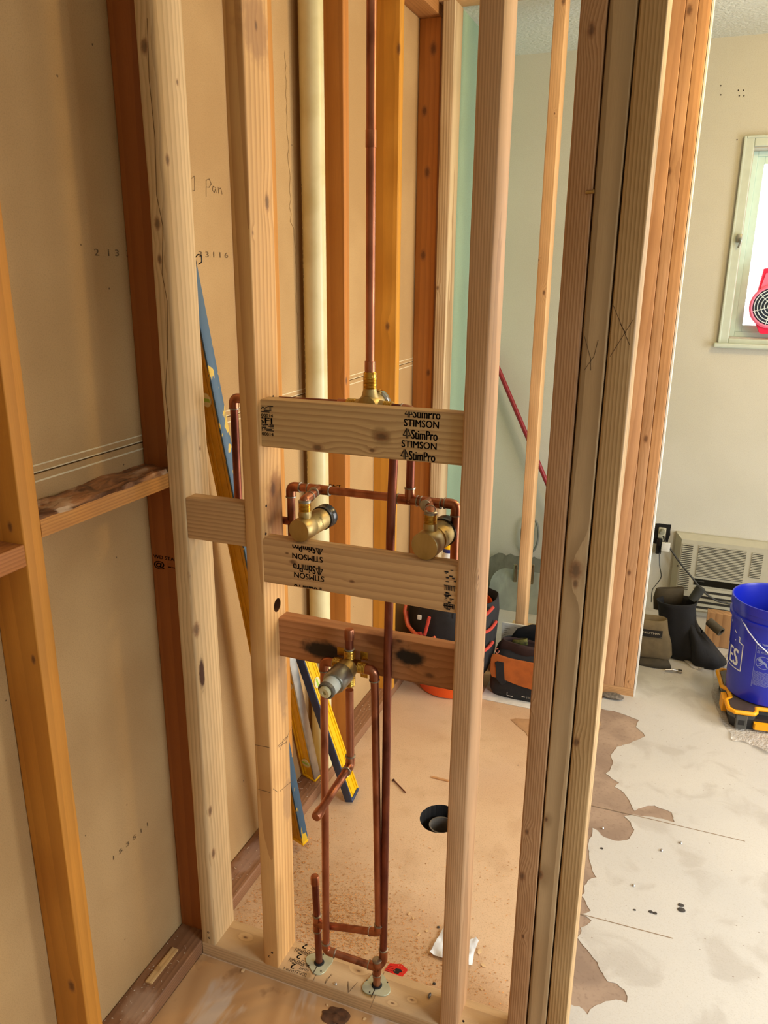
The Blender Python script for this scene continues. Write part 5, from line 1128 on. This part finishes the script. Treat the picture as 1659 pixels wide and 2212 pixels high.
def pebble(u, v, r, zz, lb2, cat, mat, grp=None, sc=(1, 1, .6)):
    p = on(u, v, 2, zz); bm = bmesh.new(); bmesh.ops.create_icosphere(bm, subdivisions=2, radius=r)
    for w_ in bm.verts: w_.co = Vector((w_.co.x*sc[0], w_.co.y*sc[1], w_.co.z*sc[2]))*(1+noise.noise(w_.co*300)*.25)
    bmesh.ops.translate(bm, verts=bm.verts[:], vec=p+V(0, 0, r*sc[2]+.0004)); return tag(obj('screw_head' if cat == 'screw' else cat.replace(' ', '_'), bm, mat, None, p, smooth=True), lb2, cat, grp)
pebble(725, 2127, .0035, PZ, 'shiny metal screw head on the floor plate between the two flanges', 'screw', STL)
for u, v, lb2 in ((1302, 1790, 'shiny screw head on the bare brown patch edge'), (1429, 1838, 'shiny screw head slightly right in the middle of the cream floor'), (1369, 1914, 'lowest shiny screw head on the cream floor, by reddish specks'), (1471, 1822, 'rightmost shiny screw head on the cream floor')): pebble(u, v, .0045, .0025, lb2, 'screw', STL)
DK = plain('dark grit', '#3a332c', .8)
for u, v, r, lb2 in ((1471, 1956, .008, 'upper of the pair of dark round spots on the cream floor'), (1472, 1966, .010, 'lower, larger of the pair of dark round spots on the cream floor'), (1406, 1970, .006, 'left of the two small touching dark spots on the cream floor'), (1415, 1973, .006, 'right of the two small touching dark spots on the cream floor'), (1300, 1833, .005, 'dark spot on the cream floor beside the near posts'), (1371, 1966, .004, 'tiny dark speck left of the two touching dark spots')): pebble(u, v, r, .0025, lb2, 'tar spot', DK, None, (1, .8, .12))
pebble(928, 2152, .006, PZ, 'dark metallic splinter on the floor plate left of the lit stud', 'metal splinter', plain('dull lead', '#6d6f78', .3, .8), None, (.6, 1.3, .4))
pebble(947, 2004, .004, .0, 'small dark pebble above the white wrapper on the shower floor', 'pebble', DK, None, (1, .8, .4)); pebble(938, 2126, .004, .0, 'small dark pebble between the white wrapper and the floor plate', 'pebble', DK, None, (1, .8, .4))
pebble(1322, 1507, .034, .0025, 'grey clump of lint on the floor in front of the rear posts', 'lint clump', plain('grey lint', '#6f665a', .95, var=.4, sc=90), None, (1.3, .7, .25))
# broken knot in the plywood, foreground
p = on(730, 2200, 2, 0); bm = bmesh.new(); bmesh.ops.create_icosphere(bm, subdivisions=4, radius=.026)
for w_ in bm.verts: w_.co = Vector((w_.co.x*1.3, w_.co.y*.8, w_.co.z*.22))*(1+noise.noise(w_.co*60)*.5)
bmesh.ops.translate(bm, verts=bm.verts[:], vec=p+V(0, 0, .001)); obj('broken_knot', bm, plain('broken knot wood', '#5a3a22', .8, var=.35, sc=80), floor, None, smooth=True)
# sawdust: countless
bm = bmesh.new(); rnd = random.Random(2)
for i in range(9000):
    r_ = rnd.random()
    if r_ < .62: x, y = rnd.gauss(.27, .10), rnd.gauss(.20, .10)
    elif r_ < .8: x, y = rnd.gauss(.06, .04), rnd.gauss(.30, .12)
    elif r_ < .9: x, y = rnd.uniform(.05, .75), rnd.uniform(.1, .6)
    else: x, y = rnd.gauss(.56, .08), rnd.gauss(.16, .06)
    if y < .093 or x < .004 or x > .85: continue
    s = rnd.choice((.0010, .0014, .0018, .0030)); an = rnd.random()*PI; c_, s_ = math.cos(an)*s, math.sin(an)*s; z = .0004+rnd.random()*.0012
    bm.faces.new([bm.verts.new(q) for q in ((x-c_, y-s_, z), (x+s_*.4, y-c_*.4, z+.0006), (x+c_, y+s_, z), (x-s_*.4, y+c_*.4, z+.0009))])
o = obj('sawdust', bm, plain('sawdust', '#cf9555', .8, var=.45, sc=260), None); tag(o, 'fine sawdust scattered over the shower floor behind the plumbing wall', 'sawdust', kind='stuff')
bm = bmesh.new()
for i in range(700):
    y = rnd.uniform(-1.0, 1.6); x = rnd.uniform(-.076, -.004)
    if abs(y-.05) < .06: continue
    s = rnd.choice((.0012, .002, .003)); an = rnd.random()*PI; c_, s_ = math.cos(an)*s, math.sin(an)*s; z = PZ+.0005+rnd.random()*.001
    bm.faces.new([bm.verts.new(q) for q in ((x-c_, y-s_, z), (x+s_*.4, y-c_*.4, z+.0006), (x+c_, y+s_, z), (x-s_*.4, y+c_*.4, z+.0009))])
o = obj('plaster_crumbs', bm, plain('plaster crumb', '#c9b59c', .8, var=.2), None); tag(o, 'pale crumbs of plaster and sawdust on the brown floor plate', 'crumbs', kind='stuff')
